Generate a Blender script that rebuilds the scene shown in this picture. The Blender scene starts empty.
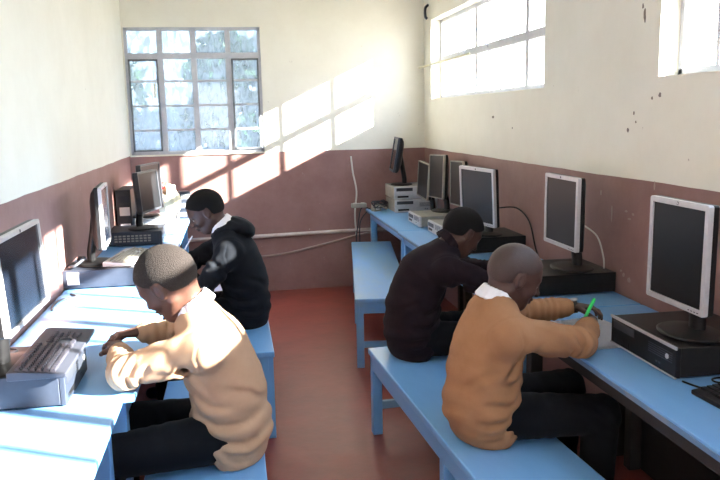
import bpy, bmesh, math, random
import numpy as np
from mathutils import Vector, Matrix, noise
PI = math.pi
C = bpy.context.scene.collection
random.seed(7)

# ------------------------------------------------------------------ helpers
def V(*a): return Vector(a)
def tag(o, label=None, cat=None, group=None, kind=None):
    if label: o['label'] = label
    if cat: o['category'] = cat
    if group: o['group'] = group
    if kind: o['kind'] = kind
    return o
def thing(name, label, cat, loc=(0, 0, 0), rotz=0, group=None):
    o = bpy.data.objects.new(name, None); C.objects.link(o)
    o.empty_display_size = .05
    o.location = loc; o.rotation_euler = (0, 0, rotz)
    return tag(o, label, cat, group)
def obj(name, bm, m, parent=None, smooth=False, bevel=0, seg=2, loc=None):
    me = bpy.data.meshes.new(name)
    bmesh.ops.recalc_face_normals(bm, faces=bm.faces[:])
    bm.to_mesh(me); bm.free()
    return obj_me(name, me, m, parent, smooth, bevel, seg, loc)
def obj_me(name, me, m, parent=None, smooth=False, bevel=0, seg=2, loc=None):
    o = bpy.data.objects.new(name, me); C.objects.link(o)
    for mm in (m if isinstance(m, (list, tuple)) else [m]): me.materials.append(mm)
    if parent: o.parent = parent
    if loc: o.location = loc
    if bevel:
        b = o.modifiers.new('b', 'BEVEL'); b.width = bevel; b.segments = seg; b.limit_method = 'ANGLE'; b.angle_limit = .6
        smooth = True
    if smooth:
        me.polygons.foreach_set('use_smooth', [True] * len(me.polygons))
        if bevel or smooth == 'auto':
            w = o.modifiers.new('w', 'WEIGHTED_NORMAL'); w.keep_sharp = False
    return o
def box(bm, x0, x1, y0, y1, z0, z1, M=None, mi=0):
    vs = [bm.verts.new((x, y, z)) for x in (x0, x1) for y in (y0, y1) for z in (z0, z1)]
    if M is not None:
        for v in vs: v.co = M @ v.co
    for f in ((0, 1, 3, 2), (4, 6, 7, 5), (0, 4, 5, 1), (2, 3, 7, 6), (0, 2, 6, 4), (1, 5, 7, 3)):
        bm.faces.new([vs[i] for i in f]).material_index = mi
    return bm
def B(*a, **k): return box(bmesh.new(), *a, **k)
def frame_of(d):
    d = d.normalized(); u = V(0, 0, 1) if abs(d.z) < .9 else V(1, 0, 0)
    a = d.cross(u).normalized(); return a, d.cross(a).normalized()
def tube(bm, pts, r, n=8, mi=0, spl=True):
    pts = [Vector(p) for p in pts]
    if spl and len(pts) > 2:
        q = []
        P = [pts[0]] + pts + [pts[-1]]
        for i in range(1, len(P) - 2):
            for k in range(6):
                t = k / 6; a, b, c, d = P[i - 1], P[i], P[i + 1], P[i + 2]
                q.append(.5 * (2 * b + (c - a) * t + (2 * a - 5 * b + 4 * c - d) * t * t + (3 * b - a - 3 * c + d) * t ** 3))
        pts = q + [pts[-1]]
    rings = []
    a = None
    for i, p in enumerate(pts):
        d = (pts[min(i + 1, len(pts) - 1)] - pts[max(i - 1, 0)]).normalized()
        if a is None: a, b = frame_of(d)
        else:
            a = (a - d * a.dot(d)).normalized(); b = d.cross(a)
        rr = r[i] if isinstance(r, list) else r
        rings.append([bm.verts.new(p + (a * math.cos(2 * PI * k / n) + b * math.sin(2 * PI * k / n)) * rr) for k in range(n)])
    for R0, R1 in zip(rings, rings[1:]):
        for k in range(n): bm.faces.new([R0[k], R0[(k + 1) % n], R1[(k + 1) % n], R1[k]]).material_index = mi
    bm.faces.new(rings[0][::-1]).material_index = mi; bm.faces.new(rings[-1]).material_index = mi
    return bm
def lathe(bm, prof, n=32, M=None, sx=1, sy=1, mi=0):
    rings = []
    for r, z in prof:
        ring = []
        for k in range(n):
            p = V(r * sx * math.cos(2 * PI * k / n), r * sy * math.sin(2 * PI * k / n), z)
            ring.append(bm.verts.new(M @ p if M is not None else p))
        rings.append(ring)
    for R0, R1 in zip(rings, rings[1:]):
        for k in range(n): bm.faces.new([R0[k], R0[(k + 1) % n], R1[(k + 1) % n], R1[k]]).material_index = mi
    bm.faces.new(rings[0][::-1]).material_index = mi; bm.faces.new(rings[-1]).material_index = mi
    return bm
def text(body, name, parent, M, size, m):
    cu = bpy.data.curves.new(name, 'FONT'); cu.body = body; cu.size = size; cu.extrude = .0003; cu.align_x = 'CENTER'
    tmp = bpy.data.objects.new(name, cu); C.objects.link(tmp); bpy.context.view_layer.update()
    me = bpy.data.meshes.new_from_object(tmp.evaluated_get(bpy.context.evaluated_depsgraph_get())); bpy.data.objects.remove(tmp)
    me.transform(M); me.materials.clear()
    return obj_me(name, me, m, parent)
def rbox_pts(hx, hz, r, n=5):
    out = []
    for cx, cz, a0 in ((hx - r, hz - r, 0), (-hx + r, hz - r, PI / 2), (-hx + r, -hz + r, PI), (hx - r, -hz + r, 1.5 * PI)):
        for k in range(n + 1):
            a = a0 + PI / 2 * k / n; out.append((cx + r * math.cos(a), cz + r * math.sin(a)))
    return out

# ------------------------------------------------------------------ materials
def mat(name, col, rough=.5, metal=0, col2=None, nscale=8, bump=0, bscale=60, spec=.5, coat=0, sheen=0, stretch=(1, 1, 1), lo=.35, hi=.65):
    m = bpy.data.materials.new(name); m.use_nodes = True
    nt = m.node_tree; bs = nt.nodes['Principled BSDF']
    bs.inputs['Base Color'].default_value = (*col, 1); bs.inputs['Roughness'].default_value = rough
    bs.inputs['Metallic'].default_value = metal; bs.inputs['Specular IOR Level'].default_value = spec
    if coat: bs.inputs['Coat Weight'].default_value = coat
    if sheen: bs.inputs['Sheen Weight'].default_value = sheen
    tc = nt.nodes.new('ShaderNodeTexCoord'); mp = nt.nodes.new('ShaderNodeMapping')
    mp.inputs['Scale'].default_value = stretch
    nt.links.new(tc.outputs['Object'], mp.inputs['Vector'])
    if col2:
        n = nt.nodes.new('ShaderNodeTexNoise'); n.inputs['Scale'].default_value = nscale; n.inputs['Detail'].default_value = 6
        n.inputs['Roughness'].default_value = .65
        r = nt.nodes.new('ShaderNodeValToRGB'); r.color_ramp.elements[0].position = lo; r.color_ramp.elements[1].position = hi
        r.color_ramp.elements[0].color = (*col, 1); r.color_ramp.elements[1].color = (*col2, 1)
        nt.links.new(mp.outputs[0], n.inputs['Vector']); nt.links.new(n.outputs['Fac'], r.inputs[0])
        nt.links.new(r.outputs[0], bs.inputs['Base Color'])
    if bump:
        n = nt.nodes.new('ShaderNodeTexNoise'); n.inputs['Scale'].default_value = bscale; n.inputs['Detail'].default_value = 4
        b = nt.nodes.new('ShaderNodeBump'); b.inputs['Strength'].default_value = bump; b.inputs['Distance'].default_value = .01
        nt.links.new(mp.outputs[0], n.inputs['Vector']); nt.links.new(n.outputs['Fac'], b.inputs['Height']); nt.links.new(b.outputs[0], bs.inputs['Normal'])
    return m
def wall_mat():
    m = bpy.data.materials.new('painted_wall'); m.use_nodes = True
    nt = m.node_tree; L = nt.links; bs = nt.nodes['Principled BSDF']; bs.inputs['Roughness'].default_value = .55
    bs.inputs['Specular IOR Level'].default_value = .35
    geo = nt.nodes.new('ShaderNodeNewGeometry'); sep = nt.nodes.new('ShaderNodeSeparateXYZ'); L.new(geo.outputs['Position'], sep.inputs[0])
    n0 = nt.nodes.new('ShaderNodeTexNoise'); n0.inputs['Scale'].default_value = 3; n0.inputs['Detail'].default_value = 2; L.new(geo.outputs['Position'], n0.inputs['Vector'])
    mm = nt.nodes.new('ShaderNodeMath'); mm.operation = 'MULTIPLY_ADD'; mm.inputs[1].default_value = .012; L.new(n0.outputs['Fac'], mm.inputs[0]); L.new(sep.outputs['Z'], mm.inputs[2])
    gt = nt.nodes.new('ShaderNodeMath'); gt.operation = 'GREATER_THAN'; gt.inputs[1].default_value = 1.296; L.new(mm.outputs[0], gt.inputs[0])
    # mottled dado paint
    n1 = nt.nodes.new('ShaderNodeTexNoise'); n1.inputs['Scale'].default_value = 2.6; n1.inputs['Detail'].default_value = 8; n1.inputs['Roughness'].default_value = .7; L.new(geo.outputs['Position'], n1.inputs['Vector'])
    r1 = nt.nodes.new('ShaderNodeValToRGB'); r1.color_ramp.elements[0].position = .35; r1.color_ramp.elements[1].position = .7
    r1.color_ramp.elements[0].color = (.245, .132, .118, 1); r1.color_ramp.elements[1].color = (.32, .185, .168, 1); L.new(n1.outputs['Fac'], r1.inputs[0])
    r2 = nt.nodes.new('ShaderNodeValToRGB'); r2.color_ramp.elements[0].position = .3; r2.color_ramp.elements[1].position = .75
    r2.color_ramp.elements[0].color = (.76, .735, .64, 1); r2.color_ramp.elements[1].color = (.83, .81, .72, 1); L.new(n1.outputs['Fac'], r2.inputs[0])
    # small scuffs, chips
    n3 = nt.nodes.new('ShaderNodeTexNoise'); n3.inputs['Scale'].default_value = 16; n3.inputs['Detail'].default_value = 5; n3.inputs['Roughness'].default_value = .7; L.new(geo.outputs['Position'], n3.inputs['Vector'])
    r3 = nt.nodes.new('ShaderNodeValToRGB'); r3.color_ramp.elements[0].position = .70; r3.color_ramp.elements[1].position = .74; L.new(n3.outputs['Fac'], r3.inputs[0])
    mx = nt.nodes.new('ShaderNodeMix'); mx.data_type = 'RGBA'; L.new(gt.outputs[0], mx.inputs['Factor']); L.new(r1.outputs[0], mx.inputs[6]); L.new(r2.outputs[0], mx.inputs[7])
    mx2 = nt.nodes.new('ShaderNodeMix'); mx2.data_type = 'RGBA'; L.new(r3.outputs[0], mx2.inputs['Factor']); L.new(mx.outputs[2], mx2.inputs[6]); mx2.inputs[7].default_value = (.42, .36, .32, 1)
    L.new(mx2.outputs[2], bs.inputs['Base Color'])
    b = nt.nodes.new('ShaderNodeBump'); b.inputs['Strength'].default_value = .12; b.inputs['Distance'].default_value = .006
    n4 = nt.nodes.new('ShaderNodeTexNoise'); n4.inputs['Scale'].default_value = 14; n4.inputs['Detail'].default_value = 5; L.new(geo.outputs['Position'], n4.inputs['Vector'])
    L.new(n4.outputs['Fac'], b.inputs['Height']); L.new(b.outputs[0], bs.inputs['Normal'])
    return m
def pane_mat(name, frost, tint):
    m = bpy.data.materials.new(name); m.use_nodes = True
    nt = m.node_tree; L = nt.links; nt.nodes.clear()
    out = nt.nodes.new('ShaderNodeOutputMaterial'); tr = nt.nodes.new('ShaderNodeBsdfTransparent'); tr.inputs[0].default_value = (*tint, 1)
    gl = nt.nodes.new('ShaderNodeBsdfGlossy'); gl.inputs['Roughness'].default_value = .05
    tl = nt.nodes.new('ShaderNodeBsdfTranslucent'); tl.inputs[0].default_value = (.34, .40, .50, 1)
    tc = nt.nodes.new('ShaderNodeTexCoord'); mp = nt.nodes.new('ShaderNodeMapping'); mp.inputs['Scale'].default_value = (1, 1, .45)
    n = nt.nodes.new('ShaderNodeTexNoise'); n.inputs['Scale'].default_value = 22; n.inputs['Detail'].default_value = 3; n.inputs['Distortion'].default_value = 1.2
    L.new(tc.outputs['Object'], mp.inputs[0]); L.new(mp.outputs[0], n.inputs['Vector'])
    r = nt.nodes.new('ShaderNodeMapRange'); r.inputs['From Min'].default_value = .35; r.inputs['From Max'].default_value = .65
    r.inputs['To Min'].default_value = max(0, frost - .25) if frost else 0; r.inputs['To Max'].default_value = min(.95, frost + .25) if frost else 0
    L.new(n.outputs['Fac'], r.inputs['Value'])
    m1 = nt.nodes.new('ShaderNodeMixShader'); L.new(r.outputs[0], m1.inputs[0]); L.new(tr.outputs[0], m1.inputs[1]); L.new(tl.outputs[0], m1.inputs[2])
    fr = nt.nodes.new('ShaderNodeLayerWeight'); fr.inputs[0].default_value = .5
    pw = nt.nodes.new('ShaderNodeMath'); pw.operation = 'POWER'; pw.inputs[1].default_value = 5; L.new(fr.outputs['Facing'], pw.inputs[0])
    ma = nt.nodes.new('ShaderNodeMath'); ma.operation = 'MULTIPLY_ADD'; ma.inputs[1].default_value = .5; ma.inputs[2].default_value = .03; L.new(pw.outputs[0], ma.inputs[0])
    m2 = nt.nodes.new('ShaderNodeMixShader'); L.new(ma.outputs[0], m2.inputs[0]); L.new(m1.outputs[0], m2.inputs[1]); L.new(gl.outputs[0], m2.inputs[2])
    L.new(m2.outputs[0], out.inputs[0]); return m
def skin_mat(name, col):
    m = mat(name, col, .46, col2=tuple(c * 1.25 for c in col), nscale=14, bump=.08, bscale=120, spec=.4)
    bs = m.node_tree.nodes['Principled BSDF']; bs.inputs['Subsurface Weight'].default_value = .06
    bs.inputs['Subsurface Radius'].default_value = (.01, .004, .002); bs.inputs['Subsurface Scale'].default_value = .5
    return m
def knit_mat(name, col, col2, rough=.9, wave=420, strength=.25):
    m = mat(name, col, rough, col2=col2, nscale=9, spec=.1, sheen=.03)
    nt = m.node_tree; bs = nt.nodes['Principled BSDF']
    tc = nt.nodes.new('ShaderNodeTexCoord'); n = nt.nodes.new('ShaderNodeTexNoise'); n.inputs['Scale'].default_value = wave; n.inputs['Detail'].default_value = 2
    b = nt.nodes.new('ShaderNodeBump'); b.inputs['Strength'].default_value = strength; b.inputs['Distance'].default_value = .004
    nt.links.new(tc.outputs['Object'], n.inputs['Vector']); nt.links.new(n.outputs['Fac'], b.inputs['Height']); nt.links.new(b.outputs[0], bs.inputs['Normal'])
    return m
M_wall = wall_mat()
M_ceil = mat('ceiling_paint', (.72, .70, .64), .8, col2=(.66, .63, .56), nscale=3)
M_floor = mat('red_oxide_floor', (.30, .058, .042), .45, col2=(.19, .045, .034), nscale=3.2, bump=.15, bscale=18, spec=.45, lo=.3, hi=.72)
M_blue = mat('blue_gloss_paint', (.155, .36, .69), .30, col2=(.185, .42, .74), nscale=4, bump=.05, bscale=30, stretch=(1, .25, 1))
M_bluew = mat('worn_blue_paint', (.15, .35, .66), .4, col2=(.21, .36, .52), nscale=6, bump=.08, bscale=40, stretch=(1, .3, 1))
M_frame = mat('grey_window_paint', (.55, .56, .61), .45, col2=(.46, .48, .53), nscale=20)
M_dframe = mat('dark_casement_edge', (.12, .13, .14), .5)
M_reveal = mat('cream_reveal', (.76, .73, .62), .6)
M_glass = pane_mat('clear_pane', 0, (.93, .95, .96))
M_glassb = pane_mat('obscured_pane', .5, (.52, .60, .70))
M_black = mat('black_plastic', (.007, .007, .008), .42, spec=.3, col2=(.012, .012, .013), nscale=30, bump=.03, bscale=200)
M_dark = mat('charcoal_plastic', (.03, .034, .045), .42, col2=(.045, .05, .06), nscale=20)
M_blueg = mat('dusty_blue_grey_plastic', (.020, .026, .042), .45, col2=(.032, .040, .060), nscale=10)
M_screen = mat('lcd_screen', (.009, .010, .012), .36, spec=.25)
M_screen2 = mat('dusty_lcd_screen', (.008, .012, .022), .2, spec=.6)
M_silver = mat('silver_bezel', (.50, .50, .53), .35, metal=.25, col2=(.56, .56, .58), nscale=30)
M_beige = mat('grey_beige_case', (.34, .33, .29), .5, col2=(.26, .25, .22), nscale=12)
M_key = mat('grey_key', (.055, .055, .075), .5)
M_keyb = mat('keyboard_body', (.045, .05, .07), .5)
M_white = mat('white_paper', (.82, .82, .84), .7, col2=(.76, .76, .79), nscale=12)
M_wcable = mat('white_cable', (.62, .60, .55), .5)
M_pipe = mat('white_conduit', (.66, .60, .56), .45, col2=(.5, .4, .36), nscale=7)
M_brown = mat('brown_cable', (.20, .12, .10), .6)
M_pcable = mat('dusty_pink_cable', (.34, .24, .21), .6)
M_shade = mat('under_table_shade', (.018, .013, .011), .7, col2=(.028, .02, .017), nscale=9)  # near black colour standing in for the shade beneath the right tables
M_edge = mat('worn_grey_edge', (.20, .24, .32), .5, col2=(.12, .22, .38), nscale=12, lo=.4, hi=.6)
M_green = mat('green_pen', (.03, .75, .16), .35)
M_red = mat('red_plastic', (.6, .03, .03), .5)
M_cream = mat('cream_plastic', (.72, .66, .50), .6, col2=(.55, .52, .36), nscale=18)
M_tan = knit_mat('tan_knit', (.30, .155, .080), (.35, .185, .098))
M_tan2 = knit_mat('pale_tan_knit', (.40, .255, .165), (.45, .295, .195))
M_hood = knit_mat('black_fleece', (.006, .0075, .011), (.010, .012, .016), .85, 200, .2)
M_jump = knit_mat('dark_plum_knit', (.011, .007, .010), (.018, .011, .014), .9)
M_trou = knit_mat('black_trouser_cloth', (.0035, .004, .006), (.006, .007, .009), .8, 500, .15)
M_shirt = mat('white_shirt', (.76, .77, .82), .8, bump=.1, bscale=80)
M_hair = mat('black_hair', (.008, .007, .007), .75, bump=.9, bscale=420, spec=.2)
M_hairg = mat('cropped_dark_hair', (.014, .010, .009), .75, col2=(.032, .024, .021), nscale=260, bump=.8, bscale=380, spec=.3)
M_hairb = mat('shaved_scalp', (.043, .024, .020), .5, col2=(.052, .031, .026), nscale=200, bump=.3, bscale=400, spec=.45)
M_skin = skin_mat('brown_skin', (.074, .033, .023))
M_skin2 = skin_mat('deep_brown_skin', (.052, .0245, .019))
M_eye = mat('eye_white', (.55, .52, .48), .2); M_iris = mat('iris', (.01, .006, .004), .15)
M_shoe = mat('black_leather', (.01, .01, .01), .3, bump=.1)
M_ground = mat('dry_ground', (.42, .34, .26), .9, col2=(.30, .27, .17), nscale=1.2)
M_leaf = mat('tree_leaves', (.05, .10, .035), .6, col2=(.10, .16, .06), nscale=6)
M_bark = mat('bark', (.14, .10, .07), .9, bump=.5)
M_door = mat('grey_door', (.3, .32, .35), .5)

# ------------------------------------------------------------------ room shell
XL, XR, YB, YF, H = -.9, 1.78, 6.98, -2.2, 2.95
def struct(name, bm, m, parent=None, **k):
    o = obj(name, bm, m, parent, **k)
    if not parent: o['kind'] = 'structure'
    return o
struct('floor', B(XL - .2, XR + .2, YF - .2, YB + .2, -.1, 0), M_floor)
struct('ceiling', B(XL - .2, XR + .2, YF - .2, YB + .2, H, H + .1), M_ceil)
struct('wall_left', B(XL - .18, XL, YF, YB, 0, H), M_wall)
TW = .13
def wall_with_holes(axis, p0, p1, a0, a1, holes):
    # axis 0: wall plane across x (thickness p0..p1), runs along y; axis 1: runs along x
    bm = bmesh.new()
    def bx(u0, u1, z0, z1):
        if axis == 0: box(bm, p0, p1, u0, u1, z0, z1)
        else: box(bm, u0, u1, p0, p1, z0, z1)
    cuts = sorted(holes); u = a0
    for h0, h1, z0, z1 in cuts:
        bx(u, h0, 0, H)
        if z0 > 0: bx(h0, h1, 0, z0)
        bx(h0, h1, z1, H); u = h1
    bx(u, a1, 0, H)
    bmesh.ops.remove_doubles(bm, verts=bm.verts[:], dist=1e-5)
    return bm
ZS, ZT = 1.735, 2.42
W1 = (4.20, 6.72); W2 = (.46, 3.005)
WB = (-.885, .285, 1.296, 2.395)
struct('wall_right', wall_with_holes(0, XR, XR + TW, YF - .18, YB + .18, [(W2[0], W2[1], ZS, ZT), (W1[0], W1[1], ZS, ZT), (-1.95, .1, ZS, ZT)]), M_wall)
wr_ = bpy.data.objects['wall_right']; random.seed(11)
def blob(y, z, ry, rz, m, nme):
    bm = bmesh.new(); n = 12
    ring = [bm.verts.new((XR - .0012, y + ry * math.cos(2 * PI * k / n) * random.uniform(.7, 1.2), z + rz * math.sin(2 * PI * k / n) * random.uniform(.7, 1.2))) for k in range(n)]
    g_ = bmesh.ops.extrude_face_region(bm, geom=[bm.faces.new(ring)])
    for v in g_['geom']:
        if isinstance(v, bmesh.types.BMVert): v.co.x += .0014
    obj(nme, bm, m, wr_)
M_chip = mat('bare_plaster_chip', (.22, .19, .16), .9); M_chipl = mat('pale_scratch', (.36, .27, .24), .8)
for y, z, a, b in ((3.132, 2.0, .010, .03), (3.15, 2.04, .006, .012), (2.988, 1.658, .010, .012), (3.049, 1.647, .008, .007), (3.194, 1.585, .007, .008), (3.175, 1.545, .006, .006), (3.241, 1.509, .010, .010), (5.07, 1.57, .02, .008), (4.7, 1.5, .008, .006)): blob(y, z, a, b, M_chip, 'paint_chip')
for y, z, a, b in ((3.366, 1.11, .006, .045), (3.23, 1.137, .012, .006), (3.20, 1.105, .014, .005), (3.17, 1.13, .010, .005), (3.185, .822, .014, .014), (3.235, .835, .010, .010), (3.26, .85, .008, .006), (3.48, 1.2, .008, .014), (3.0, 1.275, .006, .02), (2.75, 1.2, .007, .02)): blob(y, z, a, b, M_chipl, 'paint_scratch')
struct('wall_back', wall_with_holes(1, YB, YB + .15, XL - .18, XR, [WB]), M_wall)
struct('wall_front', wall_with_holes(1, YF - .18, YF, XL - .18, XR, [(-.7, .2, 1.0, 2.3), (.55, 1.55, 0, 2.2)]), M_wall)

def window_right(n, y0, y1, thick_dir):
    r = bpy.data.objects.new('window_%d' % n, None); C.objects.link(r); r['kind'] = 'structure'
    r.location = (XR + TW - .03, y0, ZS)
    x0, x1 = -.012, .018
    L = y1 - y0; Hh = ZT - ZS; zt = .335
    bm = bmesh.new()
    box(bm, x0, x1, 0, L, 0, .03); box(bm, x0, x1, 0, L, Hh - .03, Hh)
    box(bm, x0, x1, 0, .03, 0, Hh); box(bm, x0, x1, L - .03, L, 0, Hh)
    obj('window_frame', bm, M_frame, r, bevel=.002)
    bm = B(x0 - .008, x1, .03, L - .03, zt - .025, zt + .03); obj('transom_bar', bm, M_frame, r, bevel=.002)
    k = 0; y = L - .256 if thick_dir > 0 else L - .256
    bars = bmesh.new()
    while y > .05:
        k += 1
        w = .028 if k % 4 == 0 else .012
        if k % 4 == 0: 
            mb = B(x0 - .006, x1, y - w, y + w, .03, Hh - .03); obj('mullion', mb, M_frame, r, bevel=.002)
        else: box(bars, x0 + .006, x1 - .006, y - w, y + w, .03, Hh - .03)
        y -= .2555
    obj('glazing_bars', bars, M_frame, r)
    obj('glass_panes', B(.0, .004, .03, L - .03, .03, Hh - .03), M_glass, r)
    # stay handles on the transom
    for yy in (L - .75, L - 1.3):
        h = bmesh.new(); tube(h, [(-.02, yy, zt + .0), (-.035, yy + .01, zt + .03), (-.03, yy + .14, zt + .035)], .006)
        obj('casement_stay', h, M_frame, r, smooth=True)
    return r
window_right(2, *W1, 1); window_right(3, *W2, 1); window_right(4, -1.95, .1, 1)  # window 4 is unseen, added behind the viewpoint for more ambient light
# open casement of the far right window (top hung sash pushed out)
r = bpy.data.objects.new('window_1', None); C.objects.link(r); r['kind'] = 'structure'
wx0, wx1, wz0, wz1 = WB; r.location = (wx0, YB + .02, wz0)
L = wx1 - wx0; Hh = wz1 - wz0
fr = bmesh.new()
for a in ((0, L, 0, .028), (0, L, Hh - .028, Hh), (0, .026, 0, Hh), (L - .026, L, 0, Hh)): box(fr, a[0], a[1], -.012, .03, a[2], a[3])
tz = Hh * .775
box(fr, .02, L - .02, -.016, .03, tz - .022, tz + .028)
cols = [0.0, L * .255, L * .5, L * .755, L]
for cx in cols[1:4]: box(fr, cx - .024, cx + .024, -.012, .03, .02, Hh - .02)
obj('window_frame', fr, M_frame, r, bevel=.002)
gb = bmesh.new()
for ci in (1, 2):
    for k in range(1, 4): box(gb, cols[ci], cols[ci + 1], -.004, .02, tz * k / 4 - .009, tz * k / 4 + .009)
obj('glazing_bars', gb, M_frame, r)
for ci in (0, 3):
    cb = bmesh.new(); a, b_ = cols[ci] + .026, cols[ci + 1] - .024
    for q in ((a, b_, .03, .046), (a, b_, tz - .04, tz - .024), (a, a + .014, .03, tz - .024), (b_ - .014, b_, .03, tz - .024)): box(cb, q[0], q[1], -.03, -.014, q[2], q[3])
    obj('casement_edge', cb, M_dframe, r)
    cb = bmesh.new()
    for k in range(1, 4): box(cb, a, b_, -.026, .0, tz * k / 4 - .009, tz * k / 4 + .009)
    obj('casement_bars', cb, M_frame, r)
obj('glass_panes', B(.02, L - .02, .012, .016, .02, Hh - .02), M_glassb, r)
obj('window_sill', B(-.01, L + .01, -.035, .02, -.014, 0), M_reveal, r, bevel=.003)
hb = bmesh.new(); tube(hb, [(.235, -.035, .50), (.24, -.055, .54), (.238, -.05, .62)], .008); obj('casement_handle', hb, M_cream, r, smooth=True)
# unseen rear window, added to let in more ambient light; door beside it
r = bpy.data.objects.new('window_5', None); C.objects.link(r); r['kind'] = 'structure'; r.location = (-.7, YF - .09, 1.0)
fb = bmesh.new()
for a in ((0, .9, 0, .03), (0, .9, 1.27, 1.3), (0, .03, 0, 1.3), (.87, .9, 0, 1.3), (.44, .46, 0, 1.3), (0, .9, .64, .66)): box(fb, a[0], a[1], -.015, .015, a[2], a[3])
obj('window_frame', fb, M_frame, r); obj('glass_panes', B(.02, .88, -.002, .002, .02, 1.28), M_glass, r)
r = bpy.data.objects.new('door_1', None); C.objects.link(r); r['kind'] = 'structure'; r.location = (.57, YF, 0); r.rotation_euler = (0, 0, math.radians(3))
obj('door_leaf', B(0, .95, -.04, 0, .01, 2.18), M_door, r, bevel=.004)
hb = bmesh.new(); tube(hb, [(.88, -.04, 1.0), (.88, -.09, 1.0), (.78, -.09, 1.0)], .01); obj('door_handle', hb, M_silver, r, smooth=True)

# conduit, cables on the back wall
def tagobj(name, bm, m, label, cat, group=None, kind=None, **k): return tag(obj(name, bm, m, **k), label, cat, group, kind)
bm = bmesh.new(); tube(bm, [(XL + .01, YB - .018, .515), (.1, YB - .018, .522), (XR - .01, YB - .018, .55)], .017, 10, spl=False)
tagobj('wall_conduit', bm, M_pipe, 'long white pipe running level along the far wall near the floor', 'pipe', smooth='auto')
bm = bmesh.new(); tube(bm, [(XL + .3, YB - .008, .36), (-.1, YB - .01, .335), (.36, YB - .01, .34), (.8, YB - .01, .42), (1.2, YB - .01, .505), (1.5, YB - .01, .52)], .010, 8)
tagobj('wall_cable', bm, M_pcable, 'pinkish brown cable sagging along the far wall below the white pipe', 'cable', smooth='auto')
bm = bmesh.new(); tube(bm, [(1.075, YB - .012, 1.23), (1.09, YB - .012, 1.08), (1.12, YB - .012, .9), (1.10, YB - .012, .7), (1.11, YB - .012, .48)], .0085, 6)
tagobj('upright_wire', bm, M_wcable, 'thin white wire rising up the far wall beside the cable tangle', 'wire', smooth='auto')
bm = bmesh.new(); tube(bm, [(XR - .06, 6.93, 2.02), (XR - .03, 6.2, 2.03), (XR - .004, 5.6, 2.04)], .008, 6, spl=False)
tagobj('wall_rod', bm, M_cream, 'short pale rod fixed by the far right window jamb', 'rod', smooth='auto')
bm = bmesh.new(); tube(bm, [(XR - .002, 6.8, 2.56), (XR - .03, 6.8, 2.53), (XR - .03, 6.8, 2.46), (XR - .012, 6.8, 2.44)], .012, 8)
tagobj('wall_hook', bm, M_dark, 'dark hook high on the right wall near the corner', 'hook', smooth='auto')

# ------------------------------------------------------------------ tables and benches
def make_table(label, x0, x1, y0, y1, front_is_pos, mt=M_blue, group=None, under=None):
    mu = under or mt
    if x0 == XL: x0 += .004
    if x1 == XR: x1 -= .004
    t = thing('computer_table', label, 'table', ((x0 + x1) / 2 , (y0 + y1) / 2, 0), 0, group)
    if front_is_pos == -1: obj('edge_strip', B(-(x1 - x0) / 2 - .0035, -(x1 - x0) / 2 + .001, -(y1 - y0) / 2 + .012, (y1 - y0) / 2 - .012, .716, .731), M_edge, t)
    hx, hy = (x1 - x0) / 2, (y1 - y0) / 2
    bm = bmesh.new(); n = 4; w = 2 * hx / n
    P = rbox_pts(hx, hy, .012, 3)
    lo = [bm.verts.new((a, b, .714)) for a, b in P]; hi = [bm.verts.new((a, b, .74)) for a, b in P]
    bm.faces.new(lo[::-1]); bm.faces.new(hi)
    for i in range(len(P)): bm.faces.new([lo[i], lo[(i + 1) % len(P)], hi[(i + 1) % len(P)], hi[i]])
    obj('tabletop', bm, mt, t, bevel=.005)
    ins = .035; lg = .055
    bm = bmesh.new()
    for s in (-1, 1):
        box(bm, -hx + ins, hx - ins, s * (hy - .07) - .012, s * (hy - .07) + .012, .64, .7135)
    box(bm, -hx + ins, -hx + ins + .022, -hy + .07, hy - .07, .65, .7135)
    box(bm, hx - ins - .022, hx - ins, -hy + .07, hy - .07, .65, .7135)
    obj('apron', bm, mu, t, bevel=.002)
    if under: obj('shade_panel', B(hx - .03, hx - .012, -hy + .02, hy - .02, .0, .7135), mu, t)  # added dark sheet in place of the shade below the tabletop
    for sx in (-1, 1):
        for sy in (-1, 1):
            cx, cy = sx * (hx - ins - lg / 2), sy * (hy - .04 - lg / 2)
            obj('leg', B(cx - lg / 2, cx + lg / 2, cy - lg / 2, cy + lg / 2, 0, .7135), M_shade if (front_is_pos == -1 and sx == 1) else mu, t, bevel=.004)  # rear legs of the right tables have the shade in their colour
    return t
make_table('near sunlit pale blue table along the left wall', XL, -.381, .5, 2.378, 1)
make_table('blue table along the left wall beside the boy in the pale tan jumper', XL, -.345, 2.386, 4.75, 1)
make_table('far left blue table running up to the back wall window', XL, -.40, 4.76, YB - .02, 1)
make_table('nearest blue table on the right with the silver edged computer', 1.178, XR, .6, 3.05, -1, under=M_shade)
make_table('blue table on the right wall in front of the boy in dark jumper', 1.19, XR, 3.06, 5.50, -1)
make_table('far blue table in the right corner holding silver computers', 1.20, XR, 5.51, YB - .03, -1)

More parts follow.
